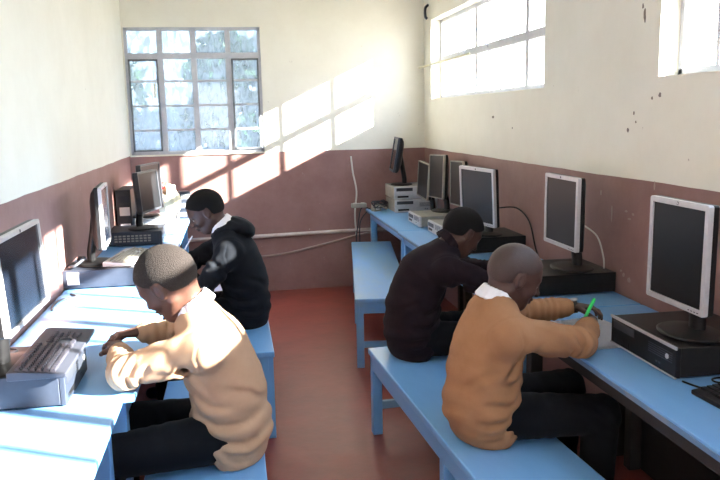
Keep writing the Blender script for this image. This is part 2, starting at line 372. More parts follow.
def make_bench(label, cx, cy, L, W, ang, h=.44, wear=M_blue, group=None):
    t = thing('bench', label, 'bench', (cx, cy, 0), ang, group)
    hx, hy = W / 2, L / 2
    bm = bmesh.new(); box(bm, -hx, hx, -hy, hy, h - .032, h)
    obj('seat', bm, wear, t, bevel=.006)
    bm = bmesh.new()
    for s in (-1, 1): box(bm, s * (hx - .018) - .012, s * (hx - .018) + .012, -hy + .02, hy - .02, h - .10, h - .031)
    for s in (-1, 1): box(bm, -hx + .03, hx - .03, s * (hy - .03) - .012, s * (hy - .03) + .012, h - .10, h - .031)
    obj('apron', bm, wear, t, bevel=.002)
    ys = [-hy + .045, hy - .045] + ([0] if L > 1.7 else [])
    for s in (-1, 1):
        for yy in ys:
            obj('leg', B(s * (hx - .03) - .024, s * (hx - .03) + .024, yy - .024, yy + .024, 0, h - .032), wear, t, bevel=.003)
    for yy in ys: obj('stretcher', B(-hx + .05, hx - .05, yy - .012, yy + .012, .13, .17), M_bluew, t, bevel=.002)
    return t
make_bench('near right blue bench under the boys in tan and dark jumpers', .895, 2.55, 2.22, .40, math.radians(3.6))
make_bench('empty blue bench with worn top at the far end of aisle', 1.05, 5.66, 2.2, .36, -math.radians(8.3), .46, M_bluew)
make_bench('blue bench under the boy in the black hooded jacket', -.045, 4.52, 1.78, .40, 0, .46)
make_bench('blue bench under the boy in the pale tan jumper', -.14, 2.32, 2.1, .40, math.radians(0), .44)

# ------------------------------------------------------------------ computers
def make_monitor(label, x, y, z, ang, w=.37, h=.335, bez=M_silver, scr=M_screen, tilt=6, roll=0, neck=.12, stand=True, group=None, bezw=.019, logo=True, lean=None):
    """screen faces local +X; base stands at (x, y, z)"""
    t = thing('monitor', label, 'monitor', (x, y, z), ang, group)
    cz = neck + h / 2
    R = Matrix.Translation((0.0, 0, cz)) @ Matrix.Rotation(-math.radians(tilt), 4, 'Y') @ Matrix.Rotation(math.radians(roll), 4, 'X')
    if lean: R = lean
    bm = bmesh.new()
    # bezel ring
    P = rbox_pts(w / 2, h / 2, .008, 3); Q = rbox_pts(w / 2 - bezw, h / 2 - bezw, .002, 3)
    rows = []
    for pts, xx in ((P, .0), (P, .018), (Q, .0185), (Q, .010)):
        rows.append([bm.verts.new(R @ V(xx, a, b)) for a, b in pts])
    n = len(P)
    for A, Bq in zip(rows, rows[1:]):
        for i in range(n): bm.faces.new([A[i], A[(i + 1) % n], Bq[(i + 1) % n], Bq[i]])
    bm.faces.new(rows[0]); bm.faces.new(rows[-1])
    bz = obj('bezel', bm, bez, t, bevel=.0015)
    obj('screen', B(.0095, .0125, -w / 2 + bezw, w / 2 - bezw, -h / 2 + bezw, h / 2 - bezw, M=R), scr, t)
    # back shell
    bm = bmesh.new(); rows = []
    for s, xx in ((1, .001), (1, -.018), (.82, -.038), (.55, -.052)):
        rows.append([bm.verts.new(R @ V(xx, a * s, b * s)) for a, b in P])
    for A, Bq in zip(rows, rows[1:]):
        for i in range(n): bm.faces.new([A[i], A[(i + 1) % n], Bq[(i + 1) % n], Bq[i]])
    bm.faces.new(rows[0]); bm.faces.new(rows[-1])
    obj('back_shell', bm, M_dark if bez == M_dark else M_black, t, bevel=.003)
    if logo:
        bm = bmesh.new(); lathe(bm, [(.0055, 0), (.0055, .001)], 16, R @ Matrix.Translation((.0185, 0, h / 2 - bezw / 2)) @ Matrix.Rotation(PI / 2, 4, 'Y'))
        obj('badge', bm, M_blueg, bz)
        if logo == 'hp': text('hp', 'badge_lettering', bz, R @ Matrix.Translation((.0198, 0, h / 2 - bezw / 2 - .002)) @ Matrix.Rotation(PI / 2, 4, 'Z') @ Matrix.Rotation(PI / 2, 4, 'X'), .009, M_white)
        bm = bmesh.new()
        for k in range(4): box(bm, .0185, .0195, w / 2 - .08 + k * .016, w / 2 - .072 + k * .016, -h / 2 + .007, -h / 2 + .010, M=R)
        obj('buttons', bm, M_blueg, bz)
    if stand:
        bm = bmesh.new()
        tube(bm, [(-.075, 0, .012), (-.075, 0, .06), (-.06, 0, neck + .04), (-.04, 0, cz)], .022, 12)
        for v in bm.verts: v.co.y *= 1.7
        sn = obj('stand_neck', bm, M_black, t, smooth=True)
        bm = bmesh.new(); lathe(bm, [(.10, 0), (.125, .003), (.128, .008), (.115, .014), (.04, .020)], 40, Matrix.Translation((-.05, 0, 0)), .78, 1.0)
        obj('stand_base', bm, M_black, sn, smooth='auto')
    return t

def make_pc(label, x, y, z, ang, w=.36, d=.37, h=.10, case=M_black, front=M_black, strip=None, vents=False, sticker=None, group=None, name='desktop_computer', drive=True):
    """front faces local +X, origin centre of its base"""
    t = thing(name, label, 'computer', (x, y, z), ang, group)
    f = d / 2
    obj('case', B(-f, f - .018, -w / 2, w / 2, .006, h), case, t, bevel=.004)
    fp = obj('front_panel', B(f - .019, f, -w / 2, w / 2, .004, h + .001), front, t, bevel=.004)
    for sx in (-1, 1):
        for sy in (-1, 1): obj('rubber_foot', lathe(bmesh.new(), [(.012, 0), (.012, .007)], 12, Matrix.Translation((sx * (f - .04), sy * (w / 2 - .04), 0))), M_black, t)
    if drive:
        obj('disc_drive', B(f - .002, f + .002, -w / 2 + .02, -w / 2 + .168, h - .040, h - .012), M_dark if front != M_beige else M_black, fp, bevel=.001)
        obj('floppy_drive', B(f - .002, f + .0015, -w / 2 + .03, -w / 2 + .13, .018, .034), M_black, fp, bevel=.001)
        bm = bmesh.new(); lathe(bm, [(.009, 0), (.009, .003)], 16, Matrix.Translation((f, w / 2 - .05, h * .62)) @ Matrix.Rotation(PI / 2, 4, 'Y'))
        obj('power_button', bm, M_silver, fp)
        bm = bmesh.new()
        for k in range(2): box(bm, f - .001, f + .001, w / 2 - .10 - k * .018, w / 2 - .088 - k * .018, .025, .031)
        obj('usb_ports', bm, M_dark, fp)
        bm = bmesh.new()
        for k in range(5): box(bm, f - .001, f + .0012, w / 2 - .165, w / 2 - .02, h * .30 + k * .0075 + .018, h * .30 + k * .0075 + .021)
        obj('grille', bm, M_dark if front != M_silver else M_blueg, fp)
    if strip:
        obj('trim_strip', B(f - .004, f + .003, -w / 2 - .001, w / 2 + .001, h - .006, h + .004), strip, t, bevel=.001)
        obj('trim_strip', B(f - .004, f + .003, -w / 2 - .001, w / 2 + .001, .003, .008), strip, t, bevel=.001)
    if vents:   # punched slots on the flank that faces local +Y or -Y
        bm = bmesh.new(); s = vents
        for i in range(9):
            for k in range(3):
                box(bm, -f + .05 + i * .028, -f + .07 + i * .028, s * w / 2 - .001, s * w / 2 + .001, .030 + k * .018, .041 + k * .018)
        obj('vent_slots', bm, M_beige, t)
    if sticker:
        s, x0, x1, z0, z1 = sticker
        obj('sticker', B(x0, x1, s * w / 2 - .0008, s * w / 2 + .0008, z0, z1), M_white, t)
    return t
TT = .74
# left row (front faces +X)
make_pc('blue grey desktop computer lying under the sloping keyboard at near left', -.715, 2.50, TT, 0, .34, .355, .105, M_blueg, M_blueg, None, sticker=None)
make_pc('desktop computer with white sticker on its side, on left table', -.712, 4.22, TT, 0, .36, .375, .10, M_blueg, M_blueg, None, sticker=(-1, -.165, -.105, .025, .090))
make_pc('dark desktop computer with slotted flank, under the twin far left monitors', -.70, 5.56, TT, 0, .36, .37, .10, M_blueg, M_blueg, None, vents=-1, drive=True)
make_pc('pale blue grey desktop computer behind the slotted dark one at far left', -.60, 6.02, TT, 0, .36, .30, .13, M_silver, M_silver, M_blueg)
# right row (front faces -X)
make_pc('black desktop computer with silver front edge, near right', 1.552, 2.345, TT, PI, .425, .375, .105, M_black, M_black, M_silver)
make_pc('black desktop computer under the middle right monitor', 1.565, 3.475, TT, PI, .38, .41, .10, M_black, M_black, None)
make_pc('black desktop computer behind the head of the boy in dark jumper', 1.575, 4.62, TT, PI, .38, .40, .10, M_black, M_black, None)
make_pc('grey desktop computer lying flat beside stacked pair, far right table', 1.575, 5.80, TT, PI, .37, .38, .085, M_beige, M_silver, None)
# its neighbour stands on the end of the middle right table
make_pc('grey desktop computer just behind the leaning boy, near the stacked pair', 1.585, 5.25, TT, PI, .37, .36, .085, M_beige, M_silver, None)
make_pc('silver fronted desktop computer, lower of the stacked pair in the right corner', 1.585, 6.73, TT, -PI / 2, .39, .40, .115, M_beige, M_silver, None)
make_pc('silver fronted desktop computer, upper of the stacked pair in the right corner', 1.582, 6.735, TT + .1165, -PI / 2, .39, .40, .115, M_beige, M_silver, None)

make_monitor('silver framed monitor with dark screen at the left edge, nearest on the left', -.665, 2.435, TT + .106, 0, .485, .28, M_silver, M_screen2, 3, neck=.155, bezw=.014)
make_monitor('pale framed monitor on the computer with the white sticker', -.705, 4.22, TT + .10, .07, .37, .325, M_silver, M_screen2, 0, neck=.10, bezw=.016)
make_monitor('silver framed monitor at right, nearest on the right table', 1.45, 2.272, TT + .106, PI, .335, .355, M_silver, M_screen, 0.5, neck=.102, logo='hp')
make_monitor('silver framed monitor in the middle of the right row', 1.555, 3.415, TT + .101, PI, .37, .345, M_silver, M_screen, 0.5, neck=.112)
make_monitor('tilted silver framed monitor above the boy in dark jumper', 1.50, 4.53, TT + .101, PI + .25, .39, .355, M_silver, M_screen, -3, roll=-1, neck=.072)
make_monitor('dark monitor in front of its twin at the far left', -.605, 5.50, TT + .101, -math.radians(16), .36, .285, M_dark, M_screen, 4, neck=.125, bezw=.014, logo=False)
make_monitor('dark monitor behind its twin at the far left', -.635, 5.97, TT + .131, -math.radians(14), .42, .36, M_dark, M_screen, 2, neck=.045, bezw=.014, logo=False)
make_monitor('thin monitor seen edge on, standing on the stacked pair of computers', 1.445, 6.72, TT + .232, PI - .10, .34, .31, M_blueg, M_screen2, 10, neck=.12, logo=False)
for x, y, z, a, w, h, tl, rl, nk, lab in [
        (1.60, 6.29, TT, PI, .36, .30, 3, -3, .155, 'dark monitor with pale top edge, beside the stacked computers in the corner'),
        (1.60, 5.86, TT + .086, PI + .05, .36, .345, 3, 2, .11, 'taller dark monitor in the middle of the three between stacked computers and tilted monitor'),
        (1.63, 5.40, TT + .086, PI - .02, .34, .33, 1, 2, .10, 'dark monitor next to the tilted silver framed one, nearest of the three dark ones')]:
    make_monitor(lab, x, y, z, a, w, h, M_beige, M_screen, tl, roll=rl, neck=nk, logo=False, bezw=.009, group='dark monitors crowded on the far right table')  # pale bezel colour stands in for skylight on the dusty top edges

# keyboards
def make_keyboard(label, x, y, z, ang, pitch=0, body=M_keyb, keym=M_key, full=False, L=.45, Wd=.16, roll=0):
    t = thing('keyboard', label, 'keyboard', (x, y, z), 0)
    t.rotation_euler = (roll, pitch, ang)
    # length along Y, depth along X (back edge -X)
    bm = bmesh.new(); vs = []
    prof = [(-Wd / 2, 0), (Wd / 2, 0), (Wd / 2, .014), (-Wd / 2 + .02, .028), (-Wd / 2, .026)]
    a = [bm.verts.new((px, -L / 2, pz)) for px, pz in prof]; b = [bm.verts.new((px, L / 2, pz)) for px, pz in prof]
    bm.faces.new(a); bm.faces.new(b[::-1])
    for i in range(5): bm.faces.new([a[i], a[(i + 1) % 5], b[(i + 1) % 5], b[i]])
    obj('keyboard_body', bm, body, t, bevel=.003)
    U = .0188; y0 = -L / 2 + .012
    rows = [[1] * 13, [1] * 13 + [2], [1.5] + [1] * 12 + [1.5], [1.75] + [1] * 11 + [2.25], [2.25] + [1] * 10 + [2.75], [1.25, 1.25, 1.25, 5.5, 1.25, 1.25, 1.25, 2]]
    def place():
        for ri, row in enumerate(rows):
            u = 0; xx = -Wd / 2 + .028 + ri * U * 1.02 + (.004 if ri else 0)
            zz = .028 - (xx + Wd / 2 - .02) / (Wd - .02) * .014
            gap = (15 - sum(row)) / max(1, len(row)) if ri == 0 else 0
            for kw in row:
                yield xx, y0 + (u + kw / 2) * U, zz, kw; u += kw + gap
            if ri in (1, 2, 5):
                for q in range(3): yield xx, y0 + (15.4 + q + .5) * U, zz, 1
            if ri >= 1:
                for q in range(4 if ri in (1, 3) else 3): yield xx, y0 + (18.7 + q + .5) * U, zz, 1
    protos = {}
    def kmesh(kw):
        if kw not in protos:
            bmk = bmesh.new(); hw = kw * U / 2 - .0012; hx = U / 2 - .0012
            lo = [bmk.verts.new(c) for c in ((-hx, -hw, 0), (hx, -hw, 0), (hx, hw, 0), (-hx, hw, 0))]
            hi = [bmk.verts.new(c) for c in ((-hx + .003, -hw + .0025, .0085), (hx - .0025, -hw + .0025, .0085), (hx - .0025, hw - .0025, .0085), (-hx + .003, hw - .0025, .0085))]
            bmk.faces.new(lo[::-1]); bmk.faces.new(hi)
            for i in range(4): bmk.faces.new([lo[i], lo[(i + 1) % 4], hi[(i + 1) % 4], hi[i]])
            protos[kw] = bmk
        return protos[kw]
    if full:
        cache = {}; n = 0; rest = bmesh.new()
        for xx, yy, zz, kw in place():
            n += 1
            if n <= 98:
                if kw not in cache:
                    me = bpy.data.meshes.new('key'); kmesh(kw).to_mesh(me); me.materials.append(keym); cache[kw] = me
                o = bpy.data.objects.new('key', cache[kw]); C.objects.link(o); o.parent = t; o.location = (xx, yy, zz - .001)
            else:
                box(rest, xx - .008, xx + .008, yy - .008, yy + .008, zz - .001, zz + .0075)
        if len(rest.verts): obj('keys', rest, keym, t)['kind'] = 'stuff'
        else: rest.free()
    else:
        bm = bmesh.new()
        for xx, yy, zz, kw in place():
            hw = kw * U / 2 - .0012
            box(bm, xx - .0075, xx + .0075, yy - hw, yy + hw, zz - .001, zz + .0075)
        obj('keys', bm, keym, t)
    for p in protos.values(): p.free()
    return t
make_keyboard('large grey keyboard lying on the nearest left computer', -.607, 2.535, TT + .107, 0, pitch=.0, full=True, L=.50, Wd=.168)
make_keyboard('grey keyboard lying askew on the computer with the white sticker', -.60, 4.30, TT + .102, math.radians(-8), L=.44, Wd=.15, body=M_silver, keym=M_beige)
make_keyboard('black keyboard at the right edge beside the silver edged computer', 1.435, 1.80, TT, math.radians(183), body=M_black, keym=M_black, L=.44, Wd=.16)

# small things
def mouse(label, x, y, z, a, m):
    t = thing('computer_mouse', label, 'mouse', (x, y, z), a)
    bm = bmesh.new(); lathe(bm, [(.9, 0), (1, .2), (.93, .6), (.7, .88), (.35, .99), (.05, 1)], 20)
    for v in bm.verts: v.co = V(v.co.x * .052, v.co.y * .031, v.co.z * .034)
    obj('mouse_body', bm, m, t, smooth=True)
    obj('scroll_wheel', B(.018, .03, -.003, .003, .028, .0345), M_dark, t, bevel=.001)
    return t
mouse('pale grey mouse lying on the middle right computer', 1.42, 3.59, TT + .102, .6, M_silver)
bm = bmesh.new()
for j in range(7):
    for i in range(7): pass
g = 10
vs = [[bm.verts.new(((i / g - .5) * .30, (j / g - .5) * .40, .0015 + .006 * max(0, (i / g - .75)) ** 1.2 + .0012 * math.sin(i * .9 + j * .7))) for i in range(g + 1)] for j in range(g + 1)]
for j in range(g):
    for i in range(g): bm.faces.new([vs[j][i], vs[j][i + 1], vs[j + 1][i + 1], vs[j + 1][i]])
bmesh.ops.solidify(bm, geom=bm.faces[:], thickness=.0012)
o = tagobj('paper_sheet', bm, M_white, 'white paper sheet under the arms of the boy holding a green pen', 'paper', smooth=True); o.location = (1.345, 2.68, TT + .002); o.rotation_euler = (0, 0, .12)
# cables
def cable(name, pts, r, m, label, cat='cable', group=None, n=6):
    bm = bmesh.new(); tube(bm, pts, r, n); return tag(obj(name, bm, m, smooth=True), label, cat, group)
z = TT + .004
cable('keyboard_cable', [(1.375, 2.11, z), (1.40, 2.04, z), (1.45, 2.02, z), (1.47, 1.985, z), (1.475, 1.93, z + .02), (1.47, 1.89, z + .016)], .0032, M_black, 'black cable curving from the silver edged computer to the keyboard')
cable('mouse_cable', [(1.72, 2.10, z), (1.60, 2.06, z), (1.50, 2.065, z), (1.47, 2.09, z), (1.50, 2.115, z), (1.62, 2.10, z), (1.745, 2.085, z)], .003, M_black, 'black looping cable in front of the silver edged computer')
cable('monitor_cable', [(1.70, 3.50, TT + .30), (1.745, 3.44, TT + .25), (1.75, 3.38, TT + .16), (1.745, 3.36, TT + .104)], .004, M_wcable, 'white cable arching down behind the middle right monitor')
cable('monitor_cable', [(1.66, 4.60, TT + .26), (1.73, 4.48, TT + .27), (1.765, 4.36, TT + .20), (1.75, 4.22, TT + .06), (1.73, 4.1, z)], .005, M_black, 'black cable loop behind the tilted silver framed monitor')
cable('monitor_cable', [(1.70, 4.05, z), (1.74, 3.95, z), (1.70, 3.87, z), (1.75, 3.78, z)], .004, M_brown, 'brown cable lying on the right table between two computers')
cable('power_cable', [(-.84, 3.92, z), (-.80, 3.85, z + .0), (-.86, 3.80, z), (-.875, 3.7, z), (-.86, 3.6, z)], .006, M_dark, 'dark power cable lying beside the stickered computer at the left wall')
cable('power_cable', [(-.86, 4.28, TT + .105), (-.84, 4.20, TT + .14), (-.80, 4.12, TT + .15), (-.84, 4.06, TT + .12), (-.875, 4.10, TT + .106)], .009, M_dark, 'thick dark cable bunched on top of the stickered computer')
cable('keyboard_cable', [(-.70, 2.47, TT + .12), (-.78, 2.52, TT + .112), (-.74, 2.6, TT + .112), (-.82, 2.64, TT + .112)], .0035, M_dark, 'dark cable squiggle behind the large grey keyboard')
cable('hanging_cable', [(1.235, 6.85, z), (1.15, 6.87, TT + .02), (1.11, 6.86, .6), (1.09, 6.85, .46), (1.12, 6.84, .40), (1.13, 6.86, .62), (1.20, 6.88, TT - .02), (1.23, 6.9, z)], .006, M_dark, 'dark cable hanging in a loop off the end of the far right table')
# tangle with sockets
random.seed(3)
for k, mm in enumerate((M_beige, M_dark, M_blueg)):
    pts = []
    for i in range(14):
        a = i * 1.1 + k
        pts.append((1.30 + .075 * math.sin(a) + random.uniform(-.02, .02), 6.80 + .10 * math.cos(a * .8) + random.uniform(-.03, .03), TT + .01 + .012 * k + random.uniform(0, .05)))
    cable('tangled_cable', pts, .006, mm, ['pale', 'dark', 'blue grey'][k] + ' cable in the tangle at the far end of the right table')
t = thing('extension_socket', 'grey extension socket jutting out from the cable tangle at the far table end', 'socket', (1.12, 6.85, TT + .045), 0)
obj('socket_body', B(-.07, .07, -.03, .03, -.02, .02), M_beige, t, bevel=.006)
bm = bmesh.new()
for k in range(2): lathe(bm, [(.018, 0), (.018, .004)], 14, Matrix.Translation((-.035 + .07 * k, 0, .02)))
obj('socket_face', bm, M_wcable, t)
t = thing('power_adapter', 'pale power adapter resting in the cable tangle', 'adapter', (1.26, 6.74, TT + .03), .5)
obj('adapter_body', B(-.04, .04, -.025, .025, -.03, .03), M_beige, t, bevel=.005)
obj('adapter_label', B(-.02, .02, -.0262, -.0245, -.015, .015), M_white, t)
# far left clutter
t = thing('tower_computer', 'black upright computer with white stickers against the far left wall', 'computer', (-.81, 6.12, TT), .0)
obj('case', B(-.075, .03, -.19, .19, .0, .345), M_black, t, bevel=.005)
obj('front_panel', B(-.078, .033, -.205, -.188, .0, .345), M_dark, t, bevel=.004)
obj('sticker', B(-.055, .02, -.2065, -.2045, .15, .215), M_white, t); obj('sticker', B(-.055, .02, -.2065, -.2045, .03, .09), M_white, t)
obj('drive_bay', B(-.06, .02, -.2065, -.2045, .25, .30), M_blueg, t)
bm = bmesh.new(); bmesh.ops.create_icosphere(bm, subdivisions=4, radius=1)
for v in bm.verts:
    n_ = noise.noise(v.co * 2.2) * .22 + noise.noise(v.co * 5) * .12
    f = 1 + n_; v.co = V(v.co.x * .085 * f, v.co.y * .10 * f, max(v.co.z, -.85) * .165 * f)
o = tagobj('plastic_bag', bm, M_cream, 'crumpled cream plastic bag with a red top beside far left monitors', 'bag', smooth=True); o.location = (-.545, 6.50, TT + .168)
bm = bmesh.new(); bmesh.ops.create_icosphere(bm, subdivisions=2, radius=.03)
for v in bm.verts: v.co *= 1 + .3 * noise.noise(v.co * 60)
k_ = obj('bag_knot', bm, M_red, o, smooth=True); k_.location = (-.05, -.02, .155)
for k in range(3):
    t = thing('adapter_box', ['grey blue adapter box at the bottom of the small stack below the far window', 'grey blue adapter box in the middle of the small stack below the far window', 'grey blue adapter box on top of the small stack below the far window'][k], 'box', (-.46 + .006 * k, 6.84 - .01 * k, TT + .0801 * k), .15 * k, 'adapter boxes stacked below the far window')
    obj('box_body', B(-.05, .05, -.06, .06, .0, .08), M_blueg, t, bevel=.006)
    obj('box_face', B(-.035, .035, -.0615, -.0595, .02, .055), M_silver, t)
bm = bmesh.new()
box(bm, -.10, .10, -.14, .14, 0, .004)
o = tagobj('exercise_book', bm, M_white, 'open white exercise book on the far left table in the sun', 'book'); o.location = (-.50, 5.05, TT); o.rotation_euler = (0, 0, .2)
bm = bmesh.new(); box(bm, -.09, .09, -.12, .12, 0, .005)
o = tagobj('exercise_book', bm, M_white, 'white exercise book under the hands of the hooded boy', 'book'); o.location = (-.455, 4.22, TT); o.rotation_euler = (0, 0, -.2)
o.location = (-.44, 4.30, TT)

# ------------------------------------------------------------------ outdoors
bm = B(-40, 40, -40, 40, -.35, -.12); tagobj('ground', bm, M_ground, None, None, kind='structure')
t = thing('shade_building', 'grey building wall added behind the far window to block skylight', 'building', (0, 11.6, -.12))  # building added to hold skylight back from the far window
obj('building_wall', B(-7, 7, 0, 3, 0, 4.6), mat('rough_grey_plaster', (.42, .45, .46), .9, col2=(.55, .57, .56), nscale=2), t)
obj('roof', B(-7.3, 7.3, -.5, 3.3, 4.6, 4.8), M_frame, t)
tagobj('shade_eave_1', B(XL - .6, XR + .6, YB + .15, YB + 1.9, 2.75, 2.85), M_reveal, None, None, kind='structure')  # unseen overhang, added to shade the far window panes from the sky
def tree(x, y, h, r, label, seed):
    random.seed(seed)
    t = thing('tree', label, 'tree', (x, y, -.12), 0, 'trees outside the far window')
    bm = bmesh.new(); tube(bm, [(0, 0, 0), (.05, 0, h * .4), (-.05, .05, h * .8)], [.12] * 13 if False else .09, 8); obj('trunk', bm, M_bark, t, smooth=True)
    bm = bmesh.new()
    for i in range(1500):
        a = random.uniform(0, 2 * PI); u = random.uniform(-1, 1); rr = r * random.uniform(.55, 1) * (1 + .3 * math.sin(3 * a + 5 * u))
        c = V(rr * math.sqrt(1 - u * u) * math.cos(a), rr * math.sqrt(1 - u * u) * math.sin(a), h * .62 + u * h * .42)
        d1 = V(random.gauss(0, 1), random.gauss(0, 1), random.gauss(0, 1)).normalized() * .11; d2 = d1.cross(V(random.gauss(0, 1), random.gauss(0, 1), 1)).normalized() * .06
        bm.faces.new([bm.verts.new(c - d1), bm.verts.new(c + d2), bm.verts.new(c + d1), bm.verts.new(c - d2)])
    obj('crown', bm, M_leaf, t)
tree(-1.9, 9.9, 3.3, .72, 'leafy green tree seen blurred through the far window at left', 1)
tree(.0, 10.2, 2.7, .62, 'leafy green tree seen blurred through the far window in the middle', 2)
tree(1.8, 9.8, 3.2, .62, 'leafy green tree seen blurred through the far window at right', 5)
#PEOPLE
# ------------------------------------------------------------------ people: smooth implicit bodies meshed with surface nets
class Field:
    def __init__(s, lo, hi, h):
        s.h = h; s.lo = np.array(lo, float); n = np.ceil((np.array(hi) - s.lo) / h).astype(int) + 1
        s.ax = [s.lo[i] + h * np.arange(n[i]) for i in range(3)]; s.F = np.full(n, .3, np.float32)
    def reg(s, lo, hi, m):
        ix = []
        for i in range(3):
            a = int(max(0, math.floor((lo[i] - m - s.lo[i]) / s.h))); b = int(min(s.F.shape[i], math.ceil((hi[i] + m - s.lo[i]) / s.h) + 1))
            if b <= a: return None, None
            ix.append(slice(a, b))
        P = np.meshgrid(*[s.ax[i][ix[i]] for i in range(3)], indexing='ij')
        return tuple(ix), np.stack(P, -1).astype(np.float32)
    def comb(s, ix, d, k, sub=False):
        A = s.F[ix]
        if sub: A = -A
        k = max(k, 1e-4); h = np.maximum(k - np.abs(A - d), 0) / k
        R = np.minimum(A, d) - h * h * k * .25
        s.F[ix] = -R if sub else R
    def cone(s, a, b, ra, rb, k=.02, sq=None, sub=False):
        a = np.array(a, float); b = np.array(b, float); r = max(ra, rb)
        ix, P = s.reg(np.minimum(a, b) - r, np.maximum(a, b) + r, k + 3 * s.h)
        if ix is None: return
        ab = b - a; q = P - a; t = np.clip((q @ ab) / max(1e-9, ab @ ab), 0, 1); q = q - t[..., None] * ab
        sc = 1
        if sq is not None:
            n = np.array(sq[0], float); n /= np.linalg.norm(n); dn = q @ n; q = q + ((sq[1] - 1) * dn)[..., None] * n; sc = 1 / math.sqrt(sq[1])
        L_ = np.sqrt((q * q).sum(-1)); rr = ra + (rb - ra) * t
        d = (L_ - rr)
        if sq is not None: d = d * np.clip(.55 + .45 * sc, 0, 1)
        s.comb(ix, d, k, sub)
    def ell(s, c, r, R=None, k=.01, sub=False):
        c = np.array(c, float); r = np.array(r, float); m = r.max()
        ix, P = s.reg(c - m, c + m, k + 3 * s.h)
        if ix is None: return
        q = P - c
        if R is not None: q = q @ R      # columns of R are local axes
        k0 = np.sqrt(((q / r) ** 2).sum(-1)); k1 = np.sqrt(((q / (r * r)) ** 2).sum(-1)) + 1e-6
        s.comb(ix, k0 * (k0 - 1) / k1, k, sub)
    def chain(s, pts, rs, k=.02, sq=None):
        for i in range(len(pts) - 1): s.cone(pts[i], pts[i + 1], rs[i], rs[i + 1], k, sq)
    def cut(s, p, n, zc=9.):            # removes the side n points to, below zc
        P = np.stack(np.meshgrid(*s.ax, indexing='ij'), -1).astype(np.float32)
        n = np.array(n, float); n /= np.linalg.norm(n)
        d = np.minimum((P - np.array(p)) @ n, zc - P[..., 2]); s.F = np.maximum(s.F, d.astype(np.float32))
    def wrinkle(s, c, rad, dr, lam, amp, seed=0, bend=.35):
        c = np.array(c, float); dr = np.array(dr, float); dr /= np.linalg.norm(dr)
        ix, P = s.reg(c - rad * 1.6, c + rad * 1.6, 0)
        if ix is None: return
        q = P - c; r2 = (q * q).sum(-1) / rad ** 2
        w = np.exp(-r2 * 1.6) - .017; w = np.maximum(w, 0)
        ph = (q @ dr) / lam * 2 * PI + bend * 3 * np.sin(q[..., 0] / lam * 1.3 + seed) + bend * 3 * np.sin(q[..., 1] / lam * 1.1 + 2 * seed) + bend * 2 * np.sin(q[..., 2] / lam * 1.7 + seed * 3)
        sh = np.sin(ph); sh = np.sign(sh) * np.abs(sh) ** .8 
        s.F[ix] += (amp * w * sh).astype(np.float32)
    def crease(s, c, n, rad, amp, width):
        c = np.array(c, float); n = np.array(n, float); n /= np.linalg.norm(n)
        ix, P = s.reg(c - rad * 1.5, c + rad * 1.5, 0)
        if ix is None: return
        q = P - c; d = q @ n; r2 = (q * q).sum(-1) / rad ** 2
        s.F[ix] += (amp * np.exp(-(d / width) ** 2) * np.exp(-r2 ** 3)).astype(np.float32)
    def groove(s, pts, width, amp, y0=-9, y1=9):   # a fold pressed in along a line seen from the side
        pts = [np.array(p, float) for p in pts]; lo = np.min(pts, 0) - 2.5 * width; hi = np.max(pts, 0) + 2.5 * width
        ix, P = s.reg((lo[0], max(y0, s.lo[1]), lo[1]), (hi[0], min(y1, s.ax[1][-1]), hi[1]), 0)
        if ix is None: return
        Q = P[..., (0, 2)]; D = None; S = None
        n_ = len(pts) - 1
        for i in range(n_):
            ab = pts[i + 1] - pts[i]; q = Q - pts[i]; t = np.clip((q @ ab) / (ab @ ab), 0, 1); w = q - t[..., None] * ab
            d = np.sqrt((w * w).sum(-1)); sg = (i + t) / n_; cr = q[..., 0] * ab[1] - q[..., 1] * ab[0]; d = d * np.sign(cr + 1e-9)
            if D is None: D, S = d, sg
            else: m = np.abs(d) < np.abs(D); D = np.where(m, d, D); S = np.where(m, sg, S)
        env = np.sin(np.clip(S, .02, .98) * PI) ** .6
        u = D / width
        s.F[ix] += (amp * env * (np.exp(-u * u) - .45 * np.exp(-(u - 1.6) ** 2))).astype(np.float32)
    def mesh(s, name, origin):
        F = s.F; F[0] = F[-1] = .3; F[:, 0] = F[:, -1] = .3; F[:, :, 0] = F[:, :, -1] = .3
        neg = F < 0; n = F.shape
        cnt = np.zeros((n[0] - 1, n[1] - 1, n[2] - 1), np.int8)
        for i in (0, 1):
            for j in (0, 1):
                for k in (0, 1): cnt += neg[i:n[0] - 1 + i, j:n[1] - 1 + j, k:n[2] - 1 + k]
        cells = np.argwhere((cnt > 0) & (cnt < 8)); idx = -np.ones(cnt.shape, np.int64); idx[tuple(cells.T)] = np.arange(len(cells))
        acc = np.zeros((len(cells), 3)); num = np.zeros(len(cells))
        offs = [(i, j, k) for i in (0, 1) for j in (0, 1) for k in (0, 1)]
        for a in offs:
            for ax in range(3):
                if a[ax] == 1: continue
                b = list(a); b[ax] = 1
                fa = F[tuple((cells + a).T)]; fb = F[tuple((cells + b).T)]
                m = (fa < 0) != (fb < 0); t = np.where(m, fa / np.where(m, fa - fb, 1), 0)
                p = np.tile(np.array(a, float), (len(cells), 1)); p[:, ax] += t
                acc[m] += p[m]; num[m] += 1
        vv = (cells + acc / num[:, None]) * s.h + s.lo - np.array(origin)
        quads = []
